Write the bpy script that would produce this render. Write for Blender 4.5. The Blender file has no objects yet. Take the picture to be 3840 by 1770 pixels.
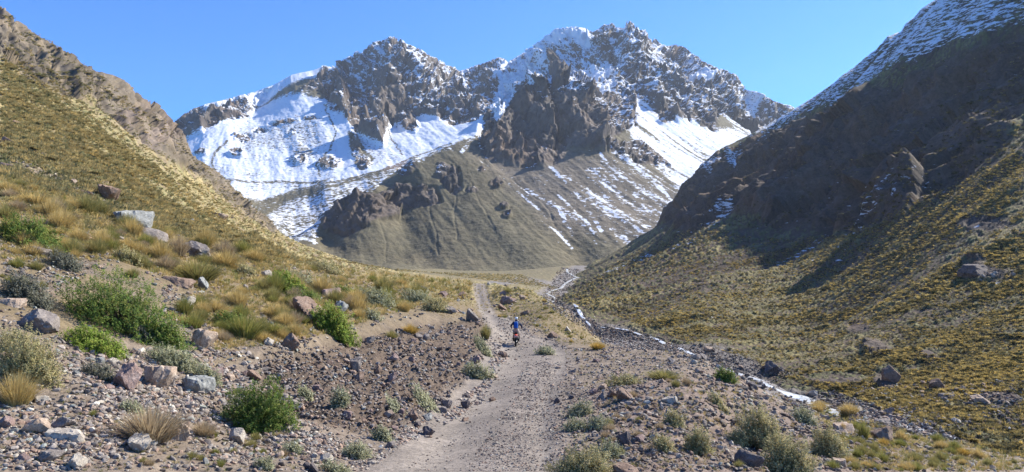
import bpy, math, random
import numpy as np
from mathutils import Vector, Matrix, Euler
from mathutils.bvhtree import BVHTree

# ------------------------------------------------------------------ camera, sky, sun, exposure
SC = bpy.context.scene
COL = SC.collection
F, HOR, CX, CY = 739.6, 290.0, 512.0, 236.0       # focal length in px at 1024 wide, row of the horizon
TH = math.atan((HOR - CY) / F)
cam_d = bpy.data.cameras.new('camera')
cam = bpy.data.objects.new('camera', cam_d)
COL.objects.link(cam)
cam_d.sensor_width = 36.0
cam_d.lens = 36.0 * F / 1024.0
cam_d.clip_start = 0.1
cam_d.clip_end = 20000.0
cam.location = (0, 0, 0)
cam.rotation_euler = (math.pi / 2 + TH, 0, 0)
SC.camera = cam

SUN_AZ, SUN_EL = math.radians(59), math.radians(39)     # azimuth clockwise from +Y
world = bpy.data.worlds.new("World")
SC.world = world
world.use_nodes = True
wn = world.node_tree.nodes
wl = world.node_tree.links
bg = wn['Background']
sky = wn.new('ShaderNodeTexSky')
sky.sky_type = 'NISHITA'
sky.sun_disc = False
sky.sun_elevation = SUN_EL
sky.sun_rotation = SUN_AZ
sky.altitude = 2200
sky.air_density = 1.0
sky.dust_density = 0.3
sky.ozone_density = 2.5
tint = wn.new('ShaderNodeMix'); tint.data_type = 'RGBA'; tint.blend_type = 'MULTIPLY'
tint.inputs[0].default_value = 1.0; tint.inputs[7].default_value = (0.275, 0.565, 0.94, 1)      # tint multiplied over the sky colour for a deeper blue
wl.new(sky.outputs[0], tint.inputs[6]); wl.new(tint.outputs[2], bg.inputs[0])
bg.inputs[1].default_value = 0.15
sd = bpy.data.lights.new('sun', 'SUN')
sd.energy = 5.0
sd.angle = math.radians(0.53)
sd.color = (1.0, 0.94, 0.82)
sun = bpy.data.objects.new('sun', sd)
COL.objects.link(sun)
S = Vector((math.cos(SUN_EL) * math.sin(SUN_AZ), math.cos(SUN_EL) * math.cos(SUN_AZ), math.sin(SUN_EL)))
sun.rotation_euler = S.to_track_quat('Z', 'Y').to_euler()
SC.view_settings.view_transform = 'Standard'
SC.view_settings.look = 'None'
SC.view_settings.gamma = 1.0
SC.view_settings.use_curve_mapping = False
SC.view_settings.exposure = 1.0
SC.cycles.max_bounces = 5
SC.cycles.diffuse_bounces = 2
SC.cycles.transparent_max_bounces = 6

rng = np.random.default_rng(7)
random.seed(7)

# ------------------------------------------------------------------ helpers
def W(px, row, Y):
    """the point seen at (px, row) whose distance ahead is Y"""
    px = np.asarray(px, float); row = np.asarray(row, float); Y = np.asarray(Y, float)
    v = (CY - row) / F
    fy = math.cos(TH) - math.sin(TH) * v
    fz = math.sin(TH) + math.cos(TH) * v
    return np.stack([(px - CX) / F * Y / fy, Y + 0 * fy, fz * Y / fy], -1)

def pix(P):
    """column and row of a point"""
    f = P[..., 1] * math.cos(TH) + P[..., 2] * math.sin(TH)
    u = -P[..., 1] * math.sin(TH) + P[..., 2] * math.cos(TH)
    return CX + F * P[..., 0] / f, CY - F * u / f

def tps(ctrl):
    c = np.array(ctrl, float)
    u = c[:, 0] / 200.0; v = np.log(c[:, 2]) * 1.6; r = c[:, 1]
    n = len(c)
    def k(d2):
        return 0.5 * d2 * np.log(d2 + 1e-9)
    D2 = (u[:, None] - u) ** 2 + (v[:, None] - v) ** 2
    A = np.zeros((n + 3, n + 3))
    A[:n, :n] = k(D2) + np.eye(n) * 1e-4
    Q = np.stack([np.ones(n), u, v], 1)
    A[:n, n:] = Q; A[n:, :n] = Q.T
    w = np.linalg.solve(A, np.concatenate([r, [0, 0, 0]]))
    def f(px, Y):
        a = px / 200.0; b = np.log(Y) * 1.6
        out = w[n] + w[n + 1] * a + w[n + 2] * b
        for i in range(n):
            out = out + w[i] * k((a - u[i]) ** 2 + (b - v[i]) ** 2)
        return out
    return f

def _h(ix, iy, iz, s):
    h = (ix.astype(np.uint32) * np.uint32(73856093)) ^ (iy.astype(np.uint32) * np.uint32(19349663)) ^ (iz.astype(np.uint32) * np.uint32(83492791)) ^ np.uint32(s * 2654435761 & 0xffffffff)
    h ^= h >> np.uint32(13); h *= np.uint32(1274126177); h ^= h >> np.uint32(16)
    h *= np.uint32(2246822519); h ^= h >> np.uint32(15)
    return h

def vn(x, y, z, s=0):
    """gradient noise about -1..1"""
    xi = np.floor(x).astype(np.int64); yi = np.floor(y).astype(np.int64); zi = np.floor(z).astype(np.int64)
    xf = (x - xi).astype(np.float32); yf = (y - yi).astype(np.float32); zf = (z - zi).astype(np.float32)
    ux = xf * xf * xf * (xf * (xf * 6 - 15) + 10); uy = yf * yf * yf * (yf * (yf * 6 - 15) + 10); uz = zf * zf * zf * (zf * (zf * 6 - 15) + 10)
    def g(dx, dy, dz):
        h = _h(xi + dx, yi + dy, zi + dz, s)
        a = (h & np.uint32(1023)).astype(np.float32) / 511.5 - 1
        b = ((h >> np.uint32(10)) & np.uint32(1023)).astype(np.float32) / 511.5 - 1
        c = ((h >> np.uint32(20)) & np.uint32(1023)).astype(np.float32) / 511.5 - 1
        return a * (xf - dx) + b * (yf - dy) + c * (zf - dz)
    def L(a, b, t): return a + (b - a) * t
    return 1.3 * L(L(L(g(0, 0, 0), g(1, 0, 0), ux), L(g(0, 1, 0), g(1, 1, 0), ux), uy),
                   L(L(g(0, 0, 1), g(1, 0, 1), ux), L(g(0, 1, 1), g(1, 1, 1), ux), uy), uz)

def vn2(x, y, s=0):
    xi = np.floor(x).astype(np.int64); yi = np.floor(y).astype(np.int64)
    xf = (x - xi).astype(np.float32); yf = (y - yi).astype(np.float32)
    ux = xf * xf * xf * (xf * (xf * 6 - 15) + 10); uy = yf * yf * yf * (yf * (yf * 6 - 15) + 10)
    zz = np.zeros_like(xi)
    def g(dx, dy):
        h = _h(xi + dx, yi + dy, zz, s)
        a = (h & np.uint32(1023)).astype(np.float32) / 511.5 - 1
        b = ((h >> np.uint32(10)) & np.uint32(1023)).astype(np.float32) / 511.5 - 1
        return a * (xf - dx) + b * (yf - dy)
    def L(a, b, t): return a + (b - a) * t
    return 1.5 * L(L(g(0, 0), g(1, 0), ux), L(g(0, 1), g(1, 1), ux), uy)

def fbm(x, y, z, o=4, gain=0.5, s=0, lac=2.03):
    t = 0; a = 1.0; n = 0
    for i in range(o):
        t = t + a * vn(x, y, z, s + i); n += a
        x = x * lac + 3.7; y = y * lac + 1.3; z = z * lac + 7.1; a *= gain
    return t / n

def fbm2(x, y, o=4, gain=0.5, s=0, lac=2.03):
    t = 0; a = 1.0; n = 0
    for i in range(o):
        t = t + a * vn2(x, y, s + i); n += a
        x = x * lac + 3.7; y = y * lac + 1.3; a *= gain
    return t / n

def ridged(x, y, z, o=5, gain=0.5, s=0, lac=2.05):
    t = 0; a = 1.0; n = 0; w = 1.0
    for i in range(o):
        r = 1 - np.abs(vn(x, y, z, s + i)) * 1.6
        r = r * r * w
        w = np.clip(r * 1.6, 0, 1)
        t = t + a * r; n += a
        x = x * lac + 3.7; y = y * lac + 1.3; z = z * lac + 7.1; a *= gain
    return t / n

def cell2(x, y, s=0):
    """F1, F2 and a random value of the nearest cell in 2-D"""
    xi = np.floor(x).astype(np.int64); yi = np.floor(y).astype(np.int64)
    f1 = np.full(x.shape, 9.0, np.float32); f2 = f1.copy(); rv = np.zeros(x.shape, np.float32)
    zz = np.zeros_like(xi)
    for dx in (-1, 0, 1):
        for dy in (-1, 0, 1):
            h = _h(xi + dx, yi + dy, zz, s)
            ax = (h & np.uint32(1023)).astype(np.float32) / 1023; ay = ((h >> np.uint32(10)) & np.uint32(1023)).astype(np.float32) / 1023
            d = np.sqrt((xi + dx + ax - x) ** 2 + (yi + dy + ay - y) ** 2).astype(np.float32)
            r = ((h >> np.uint32(20)) & np.uint32(1023)).astype(np.float32) / 1023
            c = d < f1
            f2 = np.where(c, f1, np.minimum(f2, d)); rv = np.where(c, r, rv); f1 = np.where(c, d, f1)
    return f1, f2, rv

def facet(x, y, s=0):
    """angular relief: every cell is a tilted plane of its own; about -0.6..0.6"""
    xi = np.floor(x).astype(np.int64); yi = np.floor(y).astype(np.int64)
    f1 = np.full(x.shape, 9.0, np.float32); out = np.zeros(x.shape, np.float32); zz = np.zeros_like(xi)
    for dx in (-1, 0, 1):
        for dy in (-1, 0, 1):
            h = _h(xi + dx, yi + dy, zz, s)
            ax = (h & np.uint32(255)).astype(np.float32) / 255; ay = ((h >> np.uint32(8)) & np.uint32(255)).astype(np.float32) / 255
            gx = ((h >> np.uint32(16)) & np.uint32(255)).astype(np.float32) / 127.5 - 1; gy = ((h >> np.uint32(24)) & np.uint32(255)).astype(np.float32) / 127.5 - 1
            ux = x - (xi + dx + ax); uy = y - (yi + dy + ay)
            d = np.abs(ux) * 0.6 + np.abs(uy) * 0.6 + 0.5 * np.sqrt(ux * ux + uy * uy)
            c = d < f1
            out = np.where(c, ux * gx + uy * gy + 0.5 * (gx * gy), out); f1 = np.where(c, d, f1)
    return out

def ss(a, b, x):
    t = np.clip((x - a) / (b - a), 0, 1)
    return t * t * (3 - 2 * t)

def poly(px, row, pts, soft=4.0):
    """1 inside the outline, 0 outside, soft over some px"""
    pts = np.array(pts, float)
    ins = np.zeros(px.shape, bool); d = np.full(px.shape, 1e9)
    m = len(pts)
    for i in range(m):
        x0, y0 = pts[i]; x1, y1 = pts[(i + 1) % m]
        c = ((y0 > row) != (y1 > row))
        with np.errstate(divide='ignore', invalid='ignore'):
            ins ^= c & (px < (x1 - x0) * (row - y0) / (y1 - y0 + 1e-12) + x0)
        ex, ey = x1 - x0, y1 - y0
        t = np.clip(((px - x0) * ex + (row - y0) * ey) / (ex * ex + ey * ey + 1e-9), 0, 1)
        d = np.minimum(d, np.hypot(px - x0 - t * ex, row - y0 - t * ey))
    sdist = np.where(ins, d, -d)
    return ss(-soft, soft, sdist)

def lined(px, row, pts, w=2.0):
    """1 on a line through the points, falling to 0 at w px"""
    pts = np.array(pts, float); d = np.full(px.shape, 1e9)
    for i in range(len(pts) - 1):
        x0, y0 = pts[i]; ex, ey = pts[i + 1] - pts[i]
        t = np.clip(((px - x0) * ex + (row - y0) * ey) / (ex * ex + ey * ey + 1e-9), 0, 1)
        d = np.minimum(d, np.hypot(px - x0 - t * ex, row - y0 - t * ey))
    return 1 - ss(w * 0.4, w, d)

def normals(P):
    du = np.gradient(P, axis=0); dv = np.gradient(P, axis=1)
    n = np.cross(du, dv)
    n /= np.linalg.norm(n, axis=-1, keepdims=True) + 1e-12
    n[n[..., 2] < 0] *= -1
    return n

def fit_skyline(P, px0, sky_pts, ridge, width=0.35):
    """lift or lower the crest so that it follows the outline of the real one"""
    sx = np.array([p[0] for p in sky_pts], float); sy = np.array([p[1] for p in sky_pts], float)
    rx = np.array([p[0] for p in ridge], float); ry = np.array([p[1] for p in ridge], float)
    tgt = np.interp(px0, sx, sy); Yr = np.interp(px0, rx, ry)
    on = ((px0 >= sx[0]) & (px0 <= sx[-1])).astype(float)
    on = np.convolve(np.pad(on, 12, mode='edge'), np.ones(25) / 25, 'valid')
    for it in range(4):
        p, r = pix(P)
        sel = np.abs(np.log(P[..., 1] / Yr[:, None])) < width * 1.3
        rr = np.where(sel, r, 1e9)
        act = rr.min(1)
        d = np.clip(tgt - act, -60, 60) * on
        k = 41
        low = np.convolve(np.pad(d, k // 2, mode='edge'), np.ones(k) / k, 'valid')
        low = np.convolve(np.pad(low, k // 2, mode='edge'), np.ones(k) / k, 'valid')
        lnr = np.log(P[..., 1] / Yr[:, None])
        wide = ss(-width * 2.2, -width * 0.2, lnr)
        # narrow weight about the actual crest row
        near = np.exp(-np.clip((r - act[:, None]) / 7.0, 0, 50) ** 1.0) * sel
        if it < 2: dr = low[:, None] * wide
        else: dr = low[:, None] * wide + (d - low)[:, None] * near
        P[..., 2] -= dr / F * P[..., 1]
    return P

def grid_mesh(name, P, attrs, mat, smooth=True):
    nu, nv = P.shape[:2]
    me = bpy.data.meshes.new(name)
    me.vertices.add(nu * nv)
    me.vertices.foreach_set('co', P.reshape(-1).astype(np.float32))
    idx = np.arange(nu * nv, dtype=np.int32).reshape(nu, nv)
    q = np.stack([idx[:-1, :-1], idx[1:, :-1], idx[1:, 1:], idx[:-1, 1:]], -1).reshape(-1, 4)
    a = P.reshape(-1, 3)
    n0 = np.cross(a[q[:, 1]] - a[q[:, 0]], a[q[:, 3]] - a[q[:, 0]])[:, 2].mean()
    if n0 < 0: q = q[:, ::-1].copy()
    me.loops.add(q.size); me.loops.foreach_set('vertex_index', q.reshape(-1))
    me.polygons.add(len(q))
    me.polygons.foreach_set('loop_start', np.arange(0, q.size, 4, dtype=np.int32))
    me.polygons.foreach_set('use_smooth', np.full(len(q), smooth))
    me.update(calc_edges=True)
    for k, v in attrs.items():
        if v.ndim == 3:
            at = me.attributes.new(k, 'FLOAT_COLOR', 'POINT')
            c = np.ones((nu * nv, 4), np.float32); c[:, :3] = v.reshape(-1, 3)
            at.data.foreach_set('color', c.reshape(-1))
        else:
            at = me.attributes.new(k, 'FLOAT', 'POINT')
            at.data.foreach_set('value', v.reshape(-1).astype(np.float32))
    me.materials.append(mat)
    ob = bpy.data.objects.new(name, me)
    COL.objects.link(ob)
    return ob

def tri_mesh(name, V, T, mat, smooth=False, col=None, link=True):
    me = bpy.data.meshes.new(name)
    V = np.asarray(V, np.float32); T = np.asarray(T, np.int32)
    me.vertices.add(len(V)); me.vertices.foreach_set('co', V.reshape(-1))
    k = T.shape[1]
    me.loops.add(T.size); me.loops.foreach_set('vertex_index', T.reshape(-1))
    me.polygons.add(len(T)); me.polygons.foreach_set('loop_start', np.arange(0, T.size, k, dtype=np.int32))
    me.polygons.foreach_set('use_smooth', np.full(len(T), smooth))
    me.update(calc_edges=True)
    if col is not None:
        at = me.attributes.new('Col', 'FLOAT_COLOR', 'POINT')
        c = np.ones((len(V), 4), np.float32); c[:, :3] = col
        at.data.foreach_set('color', c.reshape(-1))
    me.materials.append(mat)
    if not link: return me
    ob = bpy.data.objects.new(name, me); COL.objects.link(ob)
    return ob

def tag(o, label=None, cat=None, group=None, kind=None):
    if label: o['label'] = label
    if cat: o['category'] = cat
    if group: o['group'] = group
    if kind: o['kind'] = kind
    return o

# ------------------------------------------------------------------ materials
def new_mat(name):
    m = bpy.data.materials.new(name); m.use_nodes = True
    nt = m.node_tree
    b = nt.nodes['Principled BSDF']
    b.inputs['Roughness'].default_value = 0.9
    b.inputs['Specular IOR Level'].default_value = 0.2
    return m, nt, b

def N(nt, kind, **kw):
    n = nt.nodes.new(kind)
    for k, v in kw.items():
        if k in n.inputs: n.inputs[k].default_value = v
        else: setattr(n, k, v)
    return n

def math_n(nt, op, a, b=None, c=None, clamp=False):
    n = nt.nodes.new('ShaderNodeMath'); n.operation = op; n.use_clamp = clamp
    for i, v in enumerate((a, b, c)):
        if v is None: continue
        if isinstance(v, (int, float)): n.inputs[i].default_value = v
        else: nt.links.new(v, n.inputs[i])
    return n.outputs[0]

def mix_col(nt, fac, a, b, blend='MIX'):
    n = nt.nodes.new('ShaderNodeMix'); n.data_type = 'RGBA'; n.blend_type = blend
    for i, v in ((0, fac), (6, a), (7, b)):
        if isinstance(v, (int, float)): n.inputs[i].default_value = v
        elif isinstance(v, tuple): n.inputs[i].default_value = (*v, 1) if len(v) == 3 else v
        else: nt.links.new(v, n.inputs[i])
    return n.outputs[2]

def noise(nt, scale, detail=4, rough=0.6, vec=None, stretch=None, rot=None):
    tc = nt.nodes.new('ShaderNodeTexCoord')
    src = tc.outputs['Object'] if vec is None else vec
    if stretch or rot:
        mp = nt.nodes.new('ShaderNodeMapping')
        if stretch: mp.inputs['Scale'].default_value = stretch
        if rot: mp.inputs['Rotation'].default_value = rot
        nt.links.new(src, mp.inputs[0]); src = mp.outputs[0]
    n = nt.nodes.new('ShaderNodeTexNoise')
    n.inputs['Scale'].default_value = scale; n.inputs['Detail'].default_value = detail; n.inputs['Roughness'].default_value = rough
    nt.links.new(src, n.inputs['Vector'])
    return n.outputs[0]

def ramp(nt, fac, stops):
    r = nt.nodes.new('ShaderNodeValToRGB')
    e = r.color_ramp.elements
    while len(e) < len(stops): e.new(0.5)
    for i, (p, c) in enumerate(stops):
        e[i].position = p; e[i].color = (*c, 1) if not isinstance(c, (int, float)) else (c, c, c, 1)
    nt.links.new(fac, r.inputs[0])
    return r.outputs[0]

def terrain_mat(name, fine, mid, bump_dist, bump_s=0.6, snow=False, snow_scale=0.3, snow_stretch=None, contrast=0.5, snow_amp=1.6):
    m, nt, b = new_mat(name)
    at = N(nt, 'ShaderNodeAttribute', attribute_name='Col')
    n1 = noise(nt, fine, 5, 0.7); n2 = noise(nt, mid, 4, 0.6)
    f1 = ramp(nt, n1, [(0.28, 1 - contrast), (0.5, 1.0), (0.75, 1 + contrast)])
    f2 = ramp(nt, n2, [(0.3, 1 - contrast * 0.5), (0.7, 1 + contrast * 0.5)])
    c = mix_col(nt, 1.0, at.outputs['Color'], f1, 'MULTIPLY')
    c = mix_col(nt, 1.0, c, f2, 'MULTIPLY')
    bmp = N(nt, 'ShaderNodeBump', Strength=bump_s, Distance=bump_dist)
    nt.links.new(n1, bmp.inputs['Height'])
    nt.links.new(bmp.outputs[0], b.inputs['Normal'])
    if snow:
        sa = N(nt, 'ShaderNodeAttribute', attribute_name='snow')
        sn = noise(nt, snow_scale, 4, 0.65, stretch=snow_stretch)
        # snow lies where the cover value beats the noise
        t = math_n(nt, 'SUBTRACT', sa.outputs['Fac'], math_n(nt, 'MULTIPLY_ADD', sn, snow_amp, 0.5 - snow_amp / 2))
        t = math_n(nt, 'MULTIPLY_ADD', t, 6.0, 0.5, clamp=True)
        c = mix_col(nt, t, c, (0.66, 0.69, 0.74))
    nt.links.new(c, b.inputs['Base Color'])
    return m

MAT_M = terrain_mat('mountain_rock_and_snow', 0.09, 0.012, 3.0, 0.8, True, 0.16, (0.8, 0.8, 1.5), 0.4, 2.0)
MAT_R = terrain_mat('hillside_turf', 0.9, 0.05, 0.5, 0.8, True, 0.45, (0.5, 0.5, 1.6), 0.4, 2.2)
MAT_G = terrain_mat('stony_ground', 9.0, 0.7, 0.05, 0.9, False, contrast=0.45)

# ------------------------------------------------------------------ the far mountain
M_CTRL = [
 # foot
 (150,262,800),(150,240,1000),(330,262,850),(400,270,820),(500,277,780),(580,272,800),(650,262,850),(750,250,900),(900,240,950),
 (400,262,900),(450,268,870),(500,270,850),(580,262,900),(640,240,960),(700,225,1000),(800,190,1100),(900,150,1200),
 # spur lower slopes
 (330,238,960),(400,225,1000),(450,232,960),(500,230,960),(550,225,985),(600,220,1010),(650,205,1080),
 (400,200,1060),(450,200,1050),(500,195,1070),(550,190,1100),(600,190,1110),(650,170,1220),(700,175,1250),
 # crest of the spur
 (311,231,960),(322,219,985),(342,201,1020),(375,184,1060),(411,160,1130),(451,142,1210),(480,126,1280),(498,95,1370),(520,89,1410),(550,78,1450),
 (500,160,1180),(550,160,1190),(600,160,1200),(520,120,1320),(560,110,1340),(600,110,1380),(610,150,1240),
 # behind the spur, hidden hollow
 (311,238,1040),(342,215,1120),(375,200,1180),(411,178,1260),(451,150,1370),(480,135,1450),(500,120,1600),(540,95,1650),
 (270,230,1050),(230,232,1000),(270,216,1180),(330,190,1300),(380,172,1400),(440,151,1500),(470,140,1540),
 # basin
 (210,180,1500),(240,198,1320),(260,200,1330),(300,190,1400),(200,150,1700),(240,150,1700),(300,150,1680),(350,150,1650),(400,150,1600),(430,140,1650),(240,120,1950),(280,110,2000),
 (300,120,1900),(350,110,1900),(380,130,1750),(430,120,1780),(480,118,1750),
 # left peak
 (176,126,2100),(193,109,2200),(235,97,2300),(273,85,2350),(326,65,2350),(350,80,2150),(390,85,2080),(430,85,2100),(356,55,2300),(392,37,2250),(421,54,2250),(458,70,2300),
 # main peak
 (499,58,2400),(500,80,2150),(480,95,2000),(540,70,2050),(577,26,2200),(627,26,2150),(560,60,2000),(600,80,1700),(640,80,1750),(600,50,1950),(650,50,1980),(680,100,1650),(640,120,1450),(680,130,1480),(660,150,1350),(700,150,1420),
 (667,46,2100),(709,66,2100),(750,92,2050),(793,111,2000),(850,140,1950),(730,120,1700),(780,135,1650),(900,170,1800),
 # behind
 (150,190,3000),(250,180,3000),(400,150,3000),(500,150,3000),(600,150,3000),(700,160,3000),(800,190,3000),(900,210,3000),(100,200,1800),(100,150,2200),
]
M_SKY = [(176,126),(180,122),(193,109),(205,104),(235,97),(247,94),(261,92),(273,85),(291,75),(299,73),(314,70),(326,65),(336,67),(350,57),(356,55),(370,47),(378,42),(385,40),(392,36),(398,38),(403,44),(415,48),(421,54),(435,58),(442,65),(453,67),(459,71),(470,68),(492,60),(499,57),(506,59),(508,62),(517,57),(534,48.5),(549,38),(562,29),(577,26),(589,28.7),(592,32),(598,29),(603,24),(607,25),(612,22),(615.5,27),(624,28),(627,20),(630.5,22),(633,26),(639,30),(643,29),(647.5,35),(654,44),(660,46),(667,44),(673,46),(680,52),(692,56),(699,61),(709,66),(722,71),(731,76),(735,83),(741,89),(756,94),(769,101),(782,105),(793,111),(830,132)]
M_RIDGE = [(100,2100),(176,2120),(235,2300),(326,2350),(392,2250),(458,2300),(499,2400),(577,2200),(627,2150),(709,2100),(793,2000),(850,1950)]

def build_mountain():
    px = np.arange(110, 900, 0.9); lnY = np.linspace(math.log(800), math.log(2900), 860)
    PX, LY = np.meshgrid(px, lnY, indexing='ij'); Y = np.exp(LY)
    row = tps(M_CTRL)(PX, Y)
    P = W(PX, row, Y)
    n = normals(P)
    x, y, z = P[..., 0], P[..., 1], P[..., 2]
    # wobble of the outlines
    wx = PX + 7 * fbm(x / 90, y / 90, z / 90, 3, s=11); wr = row + 6 * fbm(x / 90, y / 90, z / 90, 3, s=12)
    cl_left = poly(wx, wr, [(299,96),(320,78),(345,60),(392,25),(440,50),(485,60),(490,112),(480,118),(451,121),(441,118),(417,114),(413,130),(404,128),(390,119),(386,134),(382,146),(372,140),(360,136),(350,120),(342,108),(332,103),(328,93),(320,89)], 4)
    cl_shoulder = poly(wx, wr, [(168,135),(185,95),(250,80),(275,80),(253,101),(249,114),(229,120),(208,128),(184,137)], 3)
    cl_main = poly(wx, wr, [(484,70),(499,40),(560,10),(640,8),(700,45),(800,100),(800,125),(775,118),(756,128),(718,108),(716,131),(690,122),(667,116),(648,106),(633,98),(636,122),(620,132),(602,146),(604,152),(585,148),(566,145),(560,160),(534,167),(510,162),(487,158),(478,141),(486,118),(470,120)], 4)
    cl_low = poly(wx, wr, [(322,221),(342,203),(360,192),(380,194),(395,188),(411,184),(435,188),(441,200),(421,207),(402,212),(400,219),(382,219),(362,226),(342,234),(324,229)], 3)
    cl_mid = np.maximum(poly(wx, wr, [(439,166),(456,168),(461,186),(452,192),(444,184),(436,176)], 3), poly(wx, wr, [(607,139),(637,141),(655,154),(671,166),(645,165),(620,158),(606,150)], 3))
    cl_bits = np.zeros_like(px[:, None] + row)
    for (a, b_, ra, rb) in [(259,127,7,4),(285,121,14,3),(312,119,8,3),(243,135,8,5),(356,148,6,12),(362,160,8,5),(329,163,10,5),(293,132,5,2.5),(237,152,8,4),(198,153,8,3),(331,103,5,5),(338,108,5,5),(664,115,6,6),(668,120,8,3),(502,206,5,3),(506,215,4,2.5),(470,188,7,3),(405,172,8,5),(300,160,6,3),(361,165,6,3),(480,168,5,4),(497,182,8,3)]:
        cl_bits = np.maximum(cl_bits, 1 - ss(0.5, 1.3, np.hypot((wx - a) / ra, (wr - b_) / rb)))
    crag = np.clip(np.maximum.reduce([cl_left, cl_shoulder, cl_main, cl_low, cl_mid, cl_bits * 0.8]), 0, 1)
    # crags: tall buttresses, broken by smaller ones and by ledges
    wpx = 60 * fbm(x / 300, y / 300, z / 300, 3, s=31)
    r1 = ridged((x + wpx) / 260, (y + wpx) / 330, z / 520, 6, 0.55, s=3)
    r2 = ridged((x - wpx) / 60, y / 70, z / 110, 5, 0.62, s=13)
    r3 = fbm(x / 16, y / 18, z / 14, 4, 0.65, s=23)
    strata = fbm((x + 0.5 * z) / 120, y / 120, (z - 0.35 * x) / 14, 3, 0.6, s=41)
    wf = 14 * fbm(x / 50, y / 50, z / 50, 3, s=32)
    fa = facet((x + wf + 0.25 * z) / 85, (z - 0.3 * x + wf) / 150, 33); fb = facet((x - wf + 0.3 * z) / 34, (z - 0.25 * x - wf) / 60, 34)
    fc = facet((x + wf * 0.5) / 13, (z - 0.4 * x) / 20, 35); fd = facet((x + 0.5 * z) / 6.5, (z - 0.3 * x) / 7, 36)
    small = np.clip(np.maximum(cl_low, np.maximum(cl_mid, cl_bits)), 0, 1)
    front = 1 - 0.65 * poly(PX, row, [(470,150),(480,100),(540,70),(600,80),(625,120),(620,170),(480,175)], 10)
    disp = crag * (front * (44 * (r1 - 0.35) + 38 * fa * (1 - 0.6 * ss(640, 670, PX))) * (1 - 0.88 * small) + (24 * fb + 9 * (r2 - 0.3)) * (1 - 0.72 * small) + 9 * fc + 4 * fd + 2.0 * r3 + 4.5 * strata + small * 2.5 - 1.5 * cl_bits)
    disp += 26 * poly(PX, row, [(553,86),(554,58),(558,54),(562,60),(566,86)], 1.5)
    # scree and turf: shallow gullies down the fall line
    g1 = fbm((x + 0.8 * z) / 45, y / 300, (z - x) / 400, 4, 0.55, s=51)
    g2 = fbm(x / 11, y / 11, z / 11, 4, 0.6, s=52)
    disp += (1 - crag) * (7 * g1 + 1.6 * g2) - 0.8 * np.maximum.reduce([lined(wx, wr, q_, 1.2) for q_ in ([(450,172),(455,200),(456,240)], [(470,182),(480,205),(494,228)], [(378,218),(384,240),(388,262)], [(514,178),(540,200),(560,225)], [(430,205),(436,235),(440,255)])])
    dd = n.copy(); dd[..., 1] *= 1.0; 
    P = P + dd * disp[..., None]
    P = fit_skyline(P, px, M_SKY, M_RIDGE, 0.14)
    n = normals(P)
    x, y, z = P[..., 0], P[..., 1], P[..., 2]
    # ---- colours
    nz = n[..., 2]
    k1 = fbm(x / 40, y / 40, z / 40, 4, s=61)[..., None]; k2 = fbm(x / 140, y / 140, z / 140, 3, s=62)[..., None]
    rock = np.array([0.100, 0.086, 0.074]) * (1 + 0.75 * k1) + np.array([0.05, 0.025, 0.012]) * np.clip(k2 * 1.5 + 0.2, 0, 1)
    turf = np.array([0.112, 0.098, 0.060]) * (1 + 0.25 * k1) + np.array([0.03, 0.018, 0.01]) * np.clip(k2 * 2, 0, 1)
    browner = poly(wx, wr, [(486,150),(610,155),(680,190),(660,250),(560,230),(470,150)], 14)[..., None]
    scree = np.array([0.15, 0.125, 0.10]) * (1 + 0.25 * k1)
    col = turf * (1 - browner * 0.75) + scree * browner * 0.75
    red = poly(wx, wr, [(365,122),(378,128),(400,150),(415,168),(385,172),(372,150)], 5)[..., None]
    col = col * (1 - red) + np.array([0.16, 0.115, 0.09]) * red
    cragc = ss(0.15, 0.6, crag)[..., None]
    col = col * (1 - cragc) + rock * cragc
    # ---- snow cover value: 0 none .. 1 full
    def pm(pts, s=5): return poly(wx, wr, pts, s)
    basin = pm([(180,150),(186,136),(262,98),(300,96),(345,96),(375,110),(420,105),(470,112),(488,118),(484,132),(474,138),(440,152),(380,171),(330,184),(262,200),(240,200),(215,186)], 4)
    low_basin = pm([(190,165),(240,150),(330,160),(345,182),(262,203),(235,203)], 14)
    moraine = pm([(255,222),(270,207),(330,186),(384,172),(472,140),(450,150),(411,166),(375,186),(342,203),(318,228),(318,245),(290,240)], 4)
    rsnow = pm([(626,94),(655,104),(690,118),(720,128),(752,130),(800,120),(780,140),(735,158),(706,172),(688,190),(676,192),(640,150),(622,122)], 5)
    rsnow = np.maximum(rsnow, pm([(716,100),(760,112),(810,118),(800,135),(740,135)], 3))
    lower_r = pm([(585,165),(640,150),(690,195),(675,215),(660,245),(620,250),(580,200)], 12)
    mid_r = pm([(500,160),(590,160),(620,220),(600,250),(560,240),(520,200)], 16)
    bare = np.maximum.reduce([pm([(348,129),(356,135),(366,148),(374,158),(366,166),(354,164),(350,150)], 2), 0.4 * pm([(356,133),(372,142),(402,160),(385,164),(370,160)], 5), 0.65 * pm([(300,145),(312,148),(316,157),(300,163),(292,168),(288,160)], 5), 0.85 * pm([(318,162),(330,156),(340,158),(334,168),(322,170)], 2), 0.45 * pm([(240,122),(300,118),(318,120),(330,150),(290,150),(240,150)], 10), 0.9 * pm([(289,194),(300,186),(326,182),(310,190),(292,199)], 2), pm([(238,199),(266,201),(290,196),(263,215),(250,218)], 2)])
    bare = np.maximum(bare, 0.75 * np.maximum.reduce([lined(wx, wr, [(325,105),(333,124),(334,132),(331,148),(318,166),(322,176)], 1.6), lined(PX, row, [(227,142),(215,152),(211.5,162),(215.6,174),(227,180),(251,182),(301,183),(326,181)], 2.0), lined(wx, wr, [(385,125),(390,136),(402,154)], 1.4), lined(PX, row, [(326,183),(380,171),(451,143)], 1.2)]))
    streak = np.zeros_like(row)
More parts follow.
